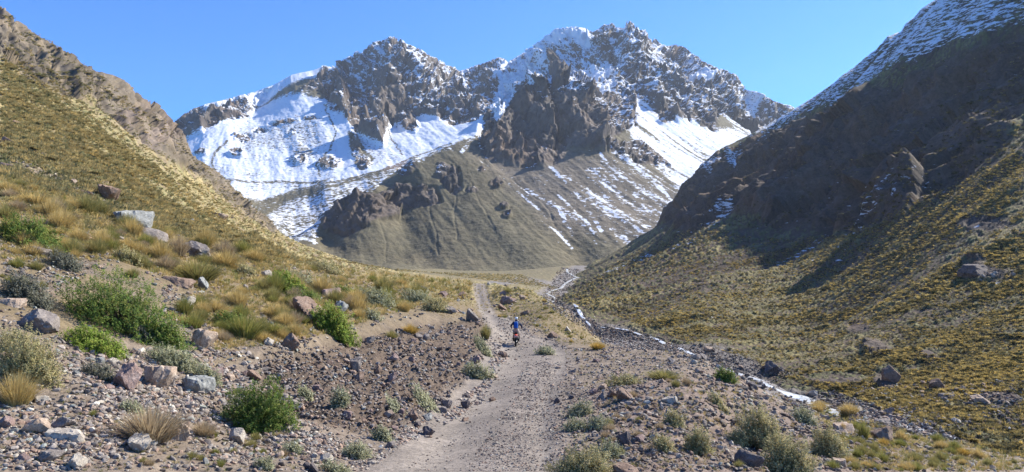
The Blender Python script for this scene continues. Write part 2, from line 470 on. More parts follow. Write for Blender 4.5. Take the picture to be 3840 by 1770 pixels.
    for pts, wd in [([(545,160),(575,190),(600,232)], 3.0), ([(600,155),(622,180),(668,232)], 3.5), ([(520,185),(556,205),(575,235)], 2.6), ([(640,168),(665,190),(676,205)], 3.5), ([(560,196),(588,225),(600,248)], 2.4), ([(480,160),(520,190),(552,222),(574,246)], 1.8), ([(605,195),(630,225),(648,238)], 2.5), ([(411,166),(390,176),(368,190)], 2.5), ([(462,152),(476,138),(486,120)], 4)]:
        streak = np.maximum(streak, lined(wx * 0.8 + PX * 0.2, wr * 0.8 + row * 0.2, pts, wd * (0.9 + 0.8 * k2[..., 0])))
    fl = fbm((x + 0.95 * z) / 9, y / 90, (z - 0.95 * x) / 160, 3, 0.5, s=71)      # streaks down the fall line
    flb = fbm((x + 0.95 * z) / 24, y / 200, (z - 0.95 * x) / 400, 2, 0.5, s=72)
    snow = np.zeros_like(row)
    snow = np.maximum(snow, basin * (0.84 - 0.10 * low_basin + 0.22 * k1[..., 0]) + 0.5 * fbm(x / 60, y / 60, z / 60, 3, s=73) * low_basin * basin)
    snow = np.where(bare > 0.03, snow * (1 - bare) + 0.25 * bare, snow)
    snow = np.maximum(snow, moraine * (0.52 + 0.35 * k1[..., 0]))
    snow = np.maximum(snow, rsnow * (0.74 + 0.95 * fl + 0.7 * flb + 0.15 * k1[..., 0]))
    snow = np.maximum(snow, lower_r * (0.34 + 0.45 * fl + 0.6 * flb + 0.45 * k1[..., 0]))
    snow = np.maximum(snow, mid_r * (0.10 + 0.35 * fl + 0.6 * flb + 0.3 * k1[..., 0]))
    snow = np.maximum(snow, streak * (0.40 + 0.6 * fl + 1.0 * k1[..., 0]))
    # on crags it keeps to ledges and gullies
    high = 1 - ss(30, 175, row + 12 * k2[..., 0])
    nz_s = nz
    lf = fbm((x - 0.5 * z) / 55, y / 60, (z + 0.45 * x) / 17, 4, 0.55, s=81) + 0.5 * fbm((x + 0.9 * z) / 26, y / 80, (z - x) / 120, 3, 0.5, s=82)
    warm = pm([(484,122),(500,98),(525,92),(548,86),(575,96),(598,104),(608,120),(606,150),(560,166),(500,162),(484,140)], 5)      # dark brown buttress, nearly bare
    barec = np.maximum.reduce([warm, 0.8 * pm([(380,66),(400,60),(410,90),(415,118),(385,118),(374,100)], 8), 0.6 * pm([(176,126),(200,108),(235,104),(225,125),(190,145)], 5), 0.5 * pm([(300,95),(345,66),(362,75),(350,95),(330,100)], 6), cl_low])
    cs = 0.16 + 0.40 * high + 0.95 * (nz - 0.55) + 0.85 * lf - 0.44 * barec
    cs = np.where(row > 170, cs - 0.3, cs)
    tower = poly(PX, row, [(552,88),(553,56),(558,52),(563,60),(567,88)], 1.5)
    cs = cs + 0.34 * poly(wx, wr, [(495,62),(540,52),(610,52),(615,92),(575,92),(548,84),(520,90),(500,96)], 5) - tower
    snow = snow * (1 - cragc[..., 0]) + np.maximum(cs, 0) * cragc[..., 0]
    dist_sky = row - np.interp(PX, [p[0] for p in M_SKY], [p[1] for p in M_SKY])
    caps = np.maximum.reduce([poly(PX, row, [(545,48),(560,15),(590,15),(592,40),(570,38)], 3), poly(PX, row, [(235,80),(270,70),(330,55),(345,68),(300,84),(262,98),(215,112),(200,105)], 3) * 0.8, poly(PX, row, [(505,70),(545,40),(550,50),(520,85),(500,120),(488,112)], 3) * 0.75, poly(PX, row, [(684,68),(700,68),(712,76),(705,80)], 2), 0.7 * poly(PX, row, [(736,86),(760,95),(755,106),(738,98)], 3)])
    snow = np.maximum(snow, caps * 0.95)
    spks = ss(0.35, 0.55, fbm(x / 7, y / 7, z / 4, 3, 0.6, s=91))
    lowsnow = (1 - cragc[..., 0]) * spks * 0.30 * pm([(470,145),(560,165),(640,150),(690,200),(640,250),(520,230),(480,190)], 20)
    snow = np.maximum(snow, lowsnow)
    ob = grid_mesh('snowy_mountain', P, {'Col': np.clip(col, 0.01, 1), 'snow': np.clip(snow, -0.5, 1.6)}, MAT_M)
    tag(ob, kind='structure')
    return ob, P

mountain, P_M = build_mountain()

# ------------------------------------------------------------------ the right-hand hillside
R_CTRL = [
 # foot along the river and under it
 (1024,462,52),(1300,500,45),(1500,520,40),(900,440,60),(850,428,68),(760,400,88),(700,372,110),(620,340,160),(580,318,210),(545,312,330),(560,294,500),(560,287,700),
 (1024,445,62),(900,415,75),(850,402,85),(760,368,112),(700,348,140),(620,320,205),(585,303,240),(582,288,400),(602,268,620),(624,252,760),
 (540,330,200),(520,320,400),(520,300,800),(520,420,90),(600,450,60),(760,480,50),
 # face
 (1024,400,78),(1024,300,120),(1024,165,190),(1024,100,240),(1024,50,295),(1150,300,100),(1150,100,190),(1300,300,85),(1300,50,160),(1300,-200,300),(1500,-100,180),
 (900,350,110),(900,250,190),(900,180,255),(900,100,350),(900,60,420),(800,330,170),(800,250,280),(800,190,370),(800,140,500),(700,310,185),(700,250,330),(700,215,460),(650,290,260),(650,262,430),(640,250,600),
 (740,190,560),(740,160,650),(730,280,240),
 # crest
 (1500,-400,380),(1300,-260,360),(1150,-140,385),(1024,-62,420),(935,0,490),(850,71,570),(794,111,650),(734,143,740),(708,166,770),(690,190,780),(674,206,785),(664,226,790),(645,236,795),(620,250,800),(600,262,780),
 # behind
 (1024,20,620),(935,60,700),(850,120,800),(794,160,900),(734,200,950),(690,240,950),(650,262,950),(600,280,950),(1300,-100,560),(1500,-200,560),(540,300,1000),(1024,100,1100),(850,180,1200),(700,260,1200),
]
R_OUT = [(835,378,34,6),(885,376,14,12),(975,262,12,8),(985,225,30,8),(860,330,14,6),(705,290,5,3),(1000,400,26,8),(985,275,26,8),(880,345,16,6),(930,352,10,4)]
R_FOOT = [(545,300),(565,308.6),(590,321),(616,327),(646,334),(688,350),(720,351),(755,362),(775,378),(809,387),(856,398),(877,409),(906,424),(950,442),(1024,458),(1300,520)]
R_SKY = [(602,260),(624,247),(645,236),(660,228),(664.6,224),(667,216),(673,204),(681,201),(684,195),(694,181),(709,164),(720,151),(734,144),(754,134),(774,123),(794,111),(815,98),(835,83),(855,69),(867,58),(881,48),(891,37),(904,32),(910,23),(920,16),(924,8),(936,1),(960,-16),(1024,-62)]
R_RIDGE = [(560,790),(664,790),(690,780),(734,740),(794,650),(850,570),(935,490),(1024,420),(1500,380)]

def build_right():
    px = np.concatenate([np.arange(520, 1040, 1.0), np.arange(1040, 1500, 4.0)])
    lnY = np.linspace(math.log(42), math.log(1150), 1300)
    PX, LY = np.meshgrid(px, lnY, indexing='ij'); Y = np.exp(LY)
    row = tps(R_CTRL)(PX, Y)
    P = W(PX, row, Y)
    n = normals(P)
    x, y, z = P[..., 0], P[..., 1], P[..., 2]
    wx = PX + 9 * fbm(x / 40, y / 40, z / 40, 3, s=111); wr = row + 7 * fbm(x / 40, y / 40, z / 40, 3, s=112)
    cliff = poly(wx, wr, [(664,232),(672,200),(710,160),(760,134),(830,110),(900,85),(960,60),(1060,20),(1300,-60),(1300,60),(1024,110),(1000,150),(940,190),(900,215),(860,235),(820,225),(780,230),(755,215),(720,215),(690,228)], 9)
    outc = np.zeros_like(row)
    for (a, b_, ra, rb) in R_OUT:
        outc = np.maximum(outc, 1 - ss(0.5, 1.3, np.hypot((wx - a) / ra, (wr - b_) / rb)))
    # fall-line ribs: shallow ribs running down the slope, seen as diagonals
    q = (0.97 * y - 0.25 * x)                                             # runs along the valley
    rib = fbm(q / 38, z / 400, x / 400, 4, 0.55, s=121)
    rib2 = fbm(q / 11, z / 90, x / 90, 3, 0.5, s=122)
    r1 = ridged(x / 70, y / 60, z / 110, 5, 0.55, s=123)
    r2 = ridged(x / 16, y / 16, z / 24, 4, 0.6, s=124)
    far = ss(60, 400, Y)
    fa = facet(q / 40, z / 46, 125); fb = facet((q + 0.3 * z) / 15, (z + 0.2 * y) / 18, 126); fc = facet(y / 5, z / 5, 127)
    disp = cliff * (13 * (r1 - 0.35) + 9 * fa + 6 * fb + 2.0 * fc + 1.5 * (r2 - 0.35)) * (0.4 + 0.6 * far) + rib * 8.5 * (0.4 + far) + rib2 * 2.2 * (0.5 + far)
    disp += outc * (1.3 * (r2 - 0.2) + 0.2 + 0.6 * fc) * ss(40, 90, Y)
    P = P + n * disp[..., None]
    # the crag band stands out from the slope, so that its lower side lies in shade
    P = fit_skyline(P, px, R_SKY, R_RIDGE, 0.12)
    n = normals(P); x, y, z = P[..., 0], P[..., 1], P[..., 2]
    # tussocks
    sz = 0.75 * (0.8 + 1.3 * ss(120, 600, Y))
    f1, f2, rv = cell2(x / sz, (y + 0.6 * z) / sz, 5)
    g1, g2, gv = cell2(x / 2.1, (y + 0.6 * z) / 2.1, 6)
    big = fbm(x / 30, y / 30, z / 30, 4, s=131)
    cover = np.clip(0.40 + 1.1 * big + 0.9 * rib, 0, 1) * (1 - cliff * 0.75) * (1 - outc)
    tus = np.clip(1 - f1 * 1.5, 0, 1) * (rv < 0.25 + 0.75 * cover)
    tus2 = np.clip(1 - g1 * 1.4, 0, 1) * (gv < 0.5 * cover)
    P = P + np.array([-0.2, -0.2, 1.0]) * ((tus * 0.30 * (0.6 + rv) + tus2 * 0.34) * (1 - 0.8 * cliff) * (1 + far))[..., None]
    k1 = fbm(x / 3, y / 3, z / 3, 4, s=141)[..., None]; k2 = fbm(x / 50, y / 50, z / 50, 3, s=142)[..., None]
    soil = np.array([0.090, 0.066, 0.048]) * (1 + 0.6 * k1)
    grass = np.array([0.20, 0.168, 0.070]) * (1 + 0.35 * k1)
    olive = np.array([0.105, 0.105, 0.045]) * (1 + 0.35 * k1)
    gm = ss(-0.25, 0.35, 0.7 * big + 1.0 * rib + 0.8 * rib2 + 0.5 * (rv - 0.5))[..., None]
    soil = soil * (1 + 0.5 * np.clip(rib + rib2, -0.6, 0.6))[..., None]
    tt = np.maximum(ss(0.08, 0.5, tus), ss(0.1, 0.5, tus2))[..., None]
    col = soil * (1 - tt) + (grass * gm + olive * (1 - gm)) * tt
    rock = np.array([0.095, 0.072, 0.058]) * (1 + 0.7 * k1) + np.array([0.05, 0.022, 0.008]) * np.clip(2 * k2, 0, 1)
    cc = np.maximum(ss(0.2, 0.7, cliff) * 0.9, outc)[..., None]
    col = col * (1 - cc) + rock * cc
    # gravel bed at the foot
    bed = ss(-8.5, -11.5, z) * ss(300, 200, Y)
    bedm = ss(-3, 4, row - np.interp(PX, [q_[0] for q_ in R_FOOT], [q_[1] for q_ in R_FOOT]) + 4 * k1[..., 0])
    bc = np.array([0.135, 0.120, 0.110]) * (1 + 0.5 * k1)
    col = col * (1 - bedm[..., None]) + bc * bedm[..., None]
    # snow
    top = poly(wx, wr, [(700,172),(760,128),(794,105),(850,60),(900,20),(960,-30),(1300,-300),(1300,-60),(1024,26),(988,38),(938,46),(896,68),(874,86),(818,104),(790,122),(750,142),(735,150),(715,170)], 5)
    edge = poly(PX, row, [(790,122),(850,80),(900,45),(960,0),(1000,-40),(1030,-40),(1000,5),(930,50),(870,84),(820,108)], 6)
    sn = np.maximum(top * (0.42 + 0.35 * rib + 0.3 * rib2), edge * 0.5)
    for pts, wd, v in [([(745,203),(720,222),(690,243),(640,262),(600,280)], 5.5, 0.36), ([(865,190),(840,215),(800,250),(780,262)], 9, 0.42), ([(925,185),(880,215),(850,240),(840,262)], 6, 0.34), ([(760,150),(735,160)], 8, 0.55), ([(700,225),(730,205)], 6, 0.4)]:
        sn = np.maximum(sn, lined(wx, wr, pts, wd) * (v - 0.10 + 0.22 * rib2 + 0.15 * fbm(x / 30, y / 30, z / 5, 3, s=152)))
    sn = sn + 0.18 * fbm(x / 12, y / 12, z / 8, 3, s=151) * (sn > 0.05)
    ob = grid_mesh('right_hillside', P, {'Col': np.clip(col, 0.01, 1), 'snow': np.clip(sn, -0.5, 1.4)}, MAT_R)
    tag(ob, kind='structure')
    return ob, P
right_hill, P_R = build_right()

# ------------------------------------------------------------------ near ground, left hillside and valley floor: one sheet
G_CTRL = [
 # left edge of the frame
 (-250,900,3),(0,900,2.9),(250,900,2.6),(512,900,2.6),(800,900,2.6),(1024,900,2.8),(1280,900,3),
 (-250,480,9),(0,472,10.5),(0,400,13),(0,300,18),(0,250,24),(0,200,35),(0,170,45),(0,130,68),(0,100,90),(0,60,118),(0,7,160),(0,60,210),(0,120,300),
 (-250,250,14),(-250,100,45),(-250,-100,130),(-250,-170,170),(-250,-60,260),
 (100,472,11),(100,430,12.5),(100,350,17.5),(100,300,22),(100,250,31),(100,212,43),(100,180,62),(100,150,88),(100,110,130),(100,73,180),(100,110,240),(100,170,340),
 (200,472,12),(200,420,15),(200,370,19),(200,320,25),(200,285,33),(200,255,44),(200,235,65),(200,210,110),(200,185,180),(200,163,240),(200,190,300),(200,230,420),
 (280,400,18.5),(250,430,16),(300,472,13),(300,440,15.5),(300,345,26),(300,310,35),(300,285,48),(300,270,68),(300,262,110),(300,252,200),(300,244,290),(300,262,400),
 (250,240,60),(250,215,220),(250,208,280),(250,240,380),
 # cut bank
 (350,385,22.5),(350,440,17),(350,336,34),(350,472,14),(420,420,22),(420,370,31),(420,322,48),(460,388,31),(460,350,42),(460,316,58),(485,350,48),(488,325,66),
 # terrace beyond
 (400,305,62),(400,290,85),(400,280,140),(400,275,230),(350,290,62),(350,272,100),(350,262,260),(450,300,85),(450,288,130),(450,280,250),
 (400,273,420),(450,275,450),(350,270,450),(300,275,600),(400,270,650),
 # road
 (465,472,14),(487,420,22),(516,380,33),(533,346,52),(500,346,51),(510,330,65),(488,315,86),(482,300,118),(474,288,175),(460,283,240),
 (420,472,13.8),(540,472,13.8),(550,420,21.5),(560,380,33),
 # terrace right of the road
 (600,472,13.5),(700,472,14),(800,472,16.5),(900,472,20.5),(1024,478,25),(1280,530,22),
 (600,420,20),(600,385,29),(600,353,47),(650,365,38),(700,400,23),(690,354,45),(650,430,18),(720,367,42),(761,391,38),(803,413,35),(850,426,34),(906,436,32),(947,444,31),(1024,460,30),(1280,500,28),
 (770,440,22),(850,450,24),(920,458,26),(700,440,18),
 # mound right of the path
 (500,288,150),(530,292,125),(560,308,102),(580,325,80),(530,315,90),(545,335,64),(600,342,58),(515,305,105),
 # fall to the river, its bed and past it
 (600,385,80),(690,395,66),(760,415,62),(830,432,56),(947,462,52),(1024,480,50),(1280,540,48),
 (590,345,130),(640,338,152),(600,331,185),(690,354,122),(760,375,100),(790,399,80),(850,412,72),(930,440,60),(1024,465,56),
 (570,330,140),(565,312,215),(548,300,330),(560,291,430),(572,276,600),(590,266,800),
 (530,315,180),(520,300,260),(500,288,320),(500,281,430),(500,276,600),(450,274,700),(500,271,850),(550,268,850),(400,268,900),(300,280,900),
 (760,380,170),(900,460,100),(1024,500,100),(700,350,300),(900,400,300),(700,310,800),(1024,330,800),(1280,400,400),(650,300,500),
 (100,230,700),(-250,0,500),(0,200,700),
]
G_SKY = [(-10,2),(0,6),(6,14),(14,20),(26,31),(39,39),(58,50),(68,54),(73,59),(76,64),(85,66),(90,71),(97,72),(113,79),(122,86),(134,97),(145,103),(159,116),(172,127),(182,136),(187,147),(190,157),(204,165),(213,174),(225,182),(236,192),(248,207),(262,217),(271,227),(284,236),(302,245),(333,256),(364,266)]
G_RIDGE = [(-50,155),(0,160),(100,180),(200,240),(250,280),(300,290),(364,280)]
ROAD = np.array([(-0.2, 4.0, 1.9), (-0.6, 9.0, 1.9), (-0.9, 14, 1.95), (-0.74, 22, 1.95), (0.1, 33, 2.1), (1.0, 46, 2.7), (0.6, 56, 2.4), (-0.9, 68, 1.6), (-2.8, 86, 1.05), (-4.7, 118, 1.1), (-8.7, 175, 1.3), (-17, 245, 1.2), (-30, 330, 1.2)])
RIVER = np.array([(40, 50, 5), (37.5, 62, 5.5), (31, 76, 5), (30.5, 84, 5), (34, 98, 5), (32, 118, 5), (27, 138, 7), (23, 160, 8), (20, 190, 8), (16, 230, 7), (16, 330, 8), (27, 430, 9), (48, 600, 11), (80, 800, 12)])

def along(x, y, path):
    """signed offset from a path given as x, y, half width; and the half width there"""
    best = np.full(x.shape, 1e9); off = np.zeros(x.shape); hw = np.ones(x.shape); s_ = np.zeros(x.shape)
    acc = 0
    for i in range(len(path) - 1):
        x0, y0, w0 = path[i]; x1, y1, w1 = path[i + 1]
        ex, ey = x1 - x0, y1 - y0; L = math.hypot(ex, ey)
        t = np.clip(((x - x0) * ex + (y - y0) * ey) / (L * L), 0, 1)
        dx = x - x0 - t * ex; dy = y - y0 - t * ey
        d = np.hypot(dx, dy); c = d < best
        best = np.where(c, d, best); off = np.where(c, np.sign(dx * ey - dy * ex) * d, off)
        hw = np.where(c, w0 + t * (w1 - w0), hw); s_ = np.where(c, acc + t * L, s_); acc += L
    return off, hw, s_

def build_ground():
    px = np.concatenate([np.arange(-250, -8, 3.0), np.arange(-8, 1034, 1.35), np.arange(1034, 1290, 3.0)])
    Yv = [2.6]
    while Yv[-1] < 8: Yv.append(Yv[-1] * 1.03)
    while Yv[-1] < 60: Yv.append(Yv[-1] * 1.0052)
    while Yv[-1] < 320: Yv.append(Yv[-1] * 1.0036)
    while Yv[-1] < 1000: Yv.append(Yv[-1] * 1.012)
    Yv = np.array(Yv)
    PX, Y = np.meshgrid(px, Yv, indexing='ij')
    row = tps(G_CTRL)(PX, Y)
    P = W(PX, row, Y)
    x, y, z = P[..., 0].copy(), P[..., 1].copy(), P[..., 2].copy()
    ro, rw, rs = along(x, y, ROAD)
    road = 1 - ss(0.85, 1.25, np.abs(ro + 0.25 * fbm2(x / 1.5, y / 1.5, 3, s=200)) / rw)
    vo, vw, vs = along(x, y, RIVER)
    bed = (1 - ss(0.8, 1.3, np.abs(vo + 2 * fbm2(x / 8, y / 8, 3, s=201)) / vw))
    bed = np.maximum(bed * ss(40, 60, Y), 0)
    wx = PX + 7 * fbm2(x / 3, y / 3, 3, s=202); wr = row + 5 * fbm2(x / 3, y / 3, 3, s=203)
    hillm = poly(PX, row, [(-260,-300),(-260,150),(0,165),(100,205),(200,240),(300,266),(400,276),(480,279),(480,250),(300,200),(200,-300)], 5) * ss(38, 60, Y)
    crag = poly(PX + 7 * fbm2(x / 9, y / 9, 3, s=204), row + 6 * fbm2(x / 9, y / 9, 3, s=205), [(-200,-200),(60,20),(200,140),(262,205),(275,228),(258,222),(215,190),(190,172),(165,162),(140,140),(115,115),(88,95),(60,92),(20,70),(-100,20)], 5) * ss(60, 100, Y)
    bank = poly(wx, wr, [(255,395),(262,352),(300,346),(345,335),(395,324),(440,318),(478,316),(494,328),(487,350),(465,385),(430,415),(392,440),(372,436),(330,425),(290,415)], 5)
    rbank = poly(wx, wr, [(580,400),(620,380),(700,372),(735,368),(770,395),(810,420),(900,445),(900,480),(640,480),(600,430)], 8)
    near = 1 - ss(60, 160, Y)
    # ---- shape: lumps, rills, ruts
    n = normals(P)
    lum = fbm2(x / 2.6, y / 2.6, 4, s=210) * 0.16 + fbm2(x / 0.5, y / 0.5, 4, 0.6, s=214) * 0.05
    far = ss(40, 250, Y)
    lum = lum * (1 - road * 0.85) * (1 + far * 3)
    lum += (bank * 0.16 + rbank * 0.06) * fbm2(x / 0.35, y / 0.6, 4, 0.65, s=218) * 2 + bank * 0.22 * fbm2((x - 0.5 * y) / 0.9, (y + 0.5 * x) / 3.0, 4, 0.6, s=219) + bank * 0.12 * ridged(x / 0.8, y / 1.2, z / 0.8, 3, 0.6, s=216)
    rib = ridged(x / 22, y / 22, z / 40, 5, 0.55, s=220)
    r2 = ridged(x / 5, y / 5, z / 6, 4, 0.6, s=221)
    r3 = ridged(x / 1.6, y / 1.6, z / 2, 3, 0.6, s=222)
    fa = facet((x + y) / 16, z / 12, 226); fb = facet((x + y) / 5, z / 4, 227); fc = facet((x + y) / 1.8, z / 1.6, 228)
    lum += crag * (2.8 * (rib - 0.35) + 3.6 * fa + 2.0 * fb + 0.8 * fc + 0.5 * r3) * ss(60, 130, Y)
    lum += hillm * (1.2 * fbm(x / 30, y / 30, z / 30, 4, s=224) + 0.35 * fbm(x / 7, y / 7, z / 7, 3, s=225)) * ss(45, 120, Y)
    P = P + n * lum[..., None]
    P[..., 2] -= bank * 0.40 * ss(0.5, 4.0, -ro - rw)
    # ruts
    ph = np.abs(ro / rw)
    P[..., 2] += (-0.08 * np.exp(-((ro / rw + 0.42) / 0.3) ** 2) - 0.06 * np.exp(-((ro / rw - 0.78) / 0.16) ** 2) + 0.05 * np.exp(-((ro / rw - 0.22) / 0.25) ** 2)) * road * ss(250, 100, Y)
    P[..., 2] -= bed * 0.8
    P = fit_skyline(P, px, G_SKY, G_RIDGE, 0.2)
    x, y, z = P[..., 0], P[..., 1], P[..., 2]
    # ---- tussocks of the hillside
    sz = 0.62 + 0.5 * ss(120, 300, Y)
    f1, f2, rv = cell2(x / sz, (y + 0.5 * z) / sz, 7)
    h1, h2, hv = cell2(x / 1.7, (y + 0.5 * z) / 1.7, 8)
    big = fbm2(x / 16, y / 16, 4, s=230)
    cov = np.clip(0.75 + 0.8 * big, 0, 1)
    hveg = hillm * (1 - crag * 0.85)
    flat = ss(85, 130, Y) * (1 - hillm) * (1 - bed) * (1 - road)
    veg = np.maximum(hveg, flat * 0.9)
    tus = np.clip(1 - f1 * 1.5, 0, 1) * (rv < 0.25 + 0.75 * cov)
    tus2 = np.clip(1 - h1 * 1.5, 0, 1) * (hv < 0.35 * cov)
    P = P + np.array([0.1, -0.15, 1.0]) * ((tus * 0.36 * (0.5 + rv) + tus2 * 0.4) * veg)[..., None]
    # ---- colours
    def K(v): return v[..., None]
    k0 = K(fbm2(x / 0.25, y / 0.25, 4, 0.7, s=240)); k1 = K(fbm2(x / 1.8, y / 1.8, 4, s=241)); k2 = K(fbm2(x / 9, y / 9, 3, s=242)); k3 = K(fbm(x / 6, y / 6, z / 6, 4, s=243))
    dirt = np.array([0.195, 0.153, 0.114]) * (1 + 0.35 * k0 + 0.35 * k1)
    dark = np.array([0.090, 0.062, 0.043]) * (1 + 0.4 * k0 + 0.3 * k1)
    sand = np.array([0.235, 0.200, 0.165]) * (1 + 0.20 * k0 + 0.15 * k1)
    grav = np.array([0.19, 0.160, 0.135]) * (1 + 0.5 * k0)
    col = dirt + 0 * k0
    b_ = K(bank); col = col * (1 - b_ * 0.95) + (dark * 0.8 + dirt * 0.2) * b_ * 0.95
    b_ = K(rbank); col = col * (1 - b_ * 0.8) + np.array([0.18, 0.132, 0.105]) * (1 + 0.4 * k0) * b_ * 0.8
    sp_ = ro / rw
    rut = np.maximum(np.exp(-((sp_ + 0.42) / 0.52) ** 2), 0.75 * np.exp(-((sp_ - 0.78) / 0.17) ** 2))
    rc = sand * K(rut) + grav * K(1 - rut)
    col = col * (1 - K(road)) + rc * K(road)
    # dry turf of the terrace
    ter = poly(wx, wr, [(-20,150),(100,200),(200,238),(300,262),(400,272),(520,275),(620,345),(600,350),(500,318),(440,316),(350,332),(300,342),(260,350),(220,375),(180,345),(120,335),(-20,330)], 10)
    turf = np.array([0.175, 0.132, 0.070]) * (1 + 0.35 * k0 + 0.3 * k1)
    tm = K(ter * ss(-0.35, 0.25, k1[..., 0] + 0.4 * k2[..., 0] + 0.15 + 0.3 * ss(40, 90, Y))) * (1 - K(road))
    col = col * (1 - tm * 0.85) + turf * tm * 0.85
    soil = np.array([0.230, 0.175, 0.108]) * (1 + 0.4 * k3)
    g1 = np.array([0.330, 0.262, 0.125]) * (1 + 0.35 * k3); g2 = np.array([0.200, 0.185, 0.085]) * (1 + 0.3 * k3)
    gm = K(ss(-0.3, 0.35, big * 0.7 + 0.9 * (rv - 0.45)))
    tt = K(np.maximum(ss(0.05, 0.45, tus), ss(0.1, 0.5, tus2)))
    hc = soil * (1 - tt) + (g1 * gm + g2 * (1 - gm)) * tt
    col = col * (1 - K(veg)) + hc * K(veg)
    fd_ = K(ss(260, 480, Y)); col = col * (1 - 0.7 * fd_) + np.array([0.135, 0.118, 0.070]) * (1 + 0.35 * k2) * 0.7 * fd_
    rock = np.array([0.155, 0.128, 0.096]) * (1 + 0.7 * k3) * (1 - 0.35 * K(ss(0.0, 0.4, fbm(x / 25, y / 25, z / 25, 3, s=250))))
    cm = K(ss(0.15, 0.6, crag) * ss(-0.35, 0.2, r2 - 0.45 + 0.2))
    col = col * (1 - cm) + rock * cm
    # talus patches on the hill
    tal = K(np.clip(sum([(1 - ss(0.4, 1.3, np.hypot((wx - a) / ra, (wr - b) / rb))) for a, b, ra, rb in [(20,165,60,22),(95,182,40,10),(60,150,30,8),(130,120,20,10),(165,140,30,12)]]), 0, 1)) * K(hillm)
    col = col * (1 - tal * 0.6) + np.array([0.20, 0.155, 0.13]) * (1 + 0.6 * k3) * tal * 0.6
    bc = np.array([0.17, 0.155, 0.148]) * (1 + 0.5 * k0)
    fan = K(np.clip(np.maximum(lined(PX, row, [(548,300),(560,290),(574,277),(600,262)], 13), lined(PX, row, [(562,286),(525,280),(490,284)], 4)) * ss(230, 300, Y), 0, 1)) * (1 - 0.0)
    col = col * (1 - fan) + np.array([0.17, 0.155, 0.145]) * (1 + 0.7 * k3) * fan
    col = col * (1 - K(bed)) + bc * K(bed)
    ob = grid_mesh('ground', P, {'Col': np.clip(col, 0.01, 1)}, MAT_G)
    tag(ob, kind='structure')
    return ob, P
ground, P_G = build_ground()

# ------------------------------------------------------------------ finding the ground
def make_hit(P):
    p, r = pix(P)
    rm = np.minimum.accumulate(r, axis=1)
    pc = np.median(p, axis=1)
    return p, r, rm, pc
H_G = make_hit(P_G); H_R = make_hit(P_R)
N_G = normals(P_G); N_R = normals(P_R)

def hit1(P, H, Nn, px, row):
    p, r, rm, pc = H
    i = int(np.clip(np.searchsorted(pc, px), 1, len(pc) - 1))
    # pick the column whose own projection is nearest at that depth
    a = rm[i]
    j = int(np.searchsorted(-a, -row))
    if j >= P.shape[1] or j < 1: return None
    for _ in range(2):
        k = i + int(np.argmin(np.abs(p[max(0, i - 6):i + 7, j] - px))) - min(i, 6)
        k = int(np.clip(k, 0, P.shape[0] - 1))
        j2 = int(np.searchsorted(-rm[k], -row))
        if j2 >= P.shape[1] or j2 < 1: break
        i, j = k, j2
    return P[i, j].copy(), Nn[i, j].copy()

def hit(px, row, only=None):
    a = hit1(P_G, H_G, N_G, px, row) if only != 'R' else None
    b = hit1(P_R, H_R, N_R, px, row) if px > 520 and only != 'G' else None
    if a is None: return b
    if b is None: return a
    return a if a[0][1] < b[0][1] else b

RB = np.arange(-2, 480, 0.5)
def table(H, nj):
    t = np.empty((H[0].shape[0], len(RB)), np.int32)
    for i in range(t.shape[0]): t[i] = np.searchsorted(-H[2][i], -RB)
    t[t >= nj] = -1
    return t
T_G = table(H_G, P_G.shape[1]); T_R = table(H_R, P_R.shape[1])
def hits(px, row):
    """many at once: points, normals, found"""
    ib = np.clip(((row + 2) * 2).astype(int), 0, len(RB) - 1)
    out = np.zeros((len(px), 3)); nn = np.zeros((len(px), 3)); best = np.full(len(px), 1e9)
    for P, H, Nn, T in ((P_G, H_G, N_G, T_G), (P_R, H_R, N_R, T_R)):
        i = np.clip(np.searchsorted(H[3], px), 0, P.shape[0] - 1)
        j = T[i, ib]
        ok = (j > 0) & (px >= H[3][0])
        jj = np.where(ok, j, 1)
        q = P[i, jj]
        c = ok & (q[:, 1] < best)
        out[c] = q[c]; nn[c] = Nn[i, jj][c]; best[c] = q[c, 1]
    # spread between the vertices of the sheet
    m = best / F
    ok = best < 1e8
    out[ok, 0] += rng.uniform(-0.7, 0.7, ok.sum()) * m[ok]
    return out, nn, ok
def samples(pts, n):
    xs = [p[0] for p in pts]; ys = [p[1] for p in pts]; A = []; Bv = []; got = 0
    while got < n:
        a = rng.uniform(min(xs), max(xs), n * 2); b = rng.uniform(min(ys), max(ys), n * 2)
        k = poly(a, b, pts, 0.01) > 0.5
        A.append(a[k]); Bv.append(b[k]); got += k.sum()
    return np.concatenate(A)[:n], np.concatenate(Bv)[:n]
# ground height below a point of the near sheet
_pg = P_G.reshape(-1, 3)
def gpoint(i, j): return P_G[i, j]

# ------------------------------------------------------------------ rocks
import bmesh
def ico(sub):
    bm = bmesh.new(); bmesh.ops.create_icosphere(bm, subdivisions=sub, radius=1.0)
    V = np.array([v.co[:] for v in bm.verts]); T = np.array([[v.index for v in f.verts] for f in bm.faces]); bm.free()
    return V, T
ICO = {k: ico(k) for k in (1, 2, 3, 4)}

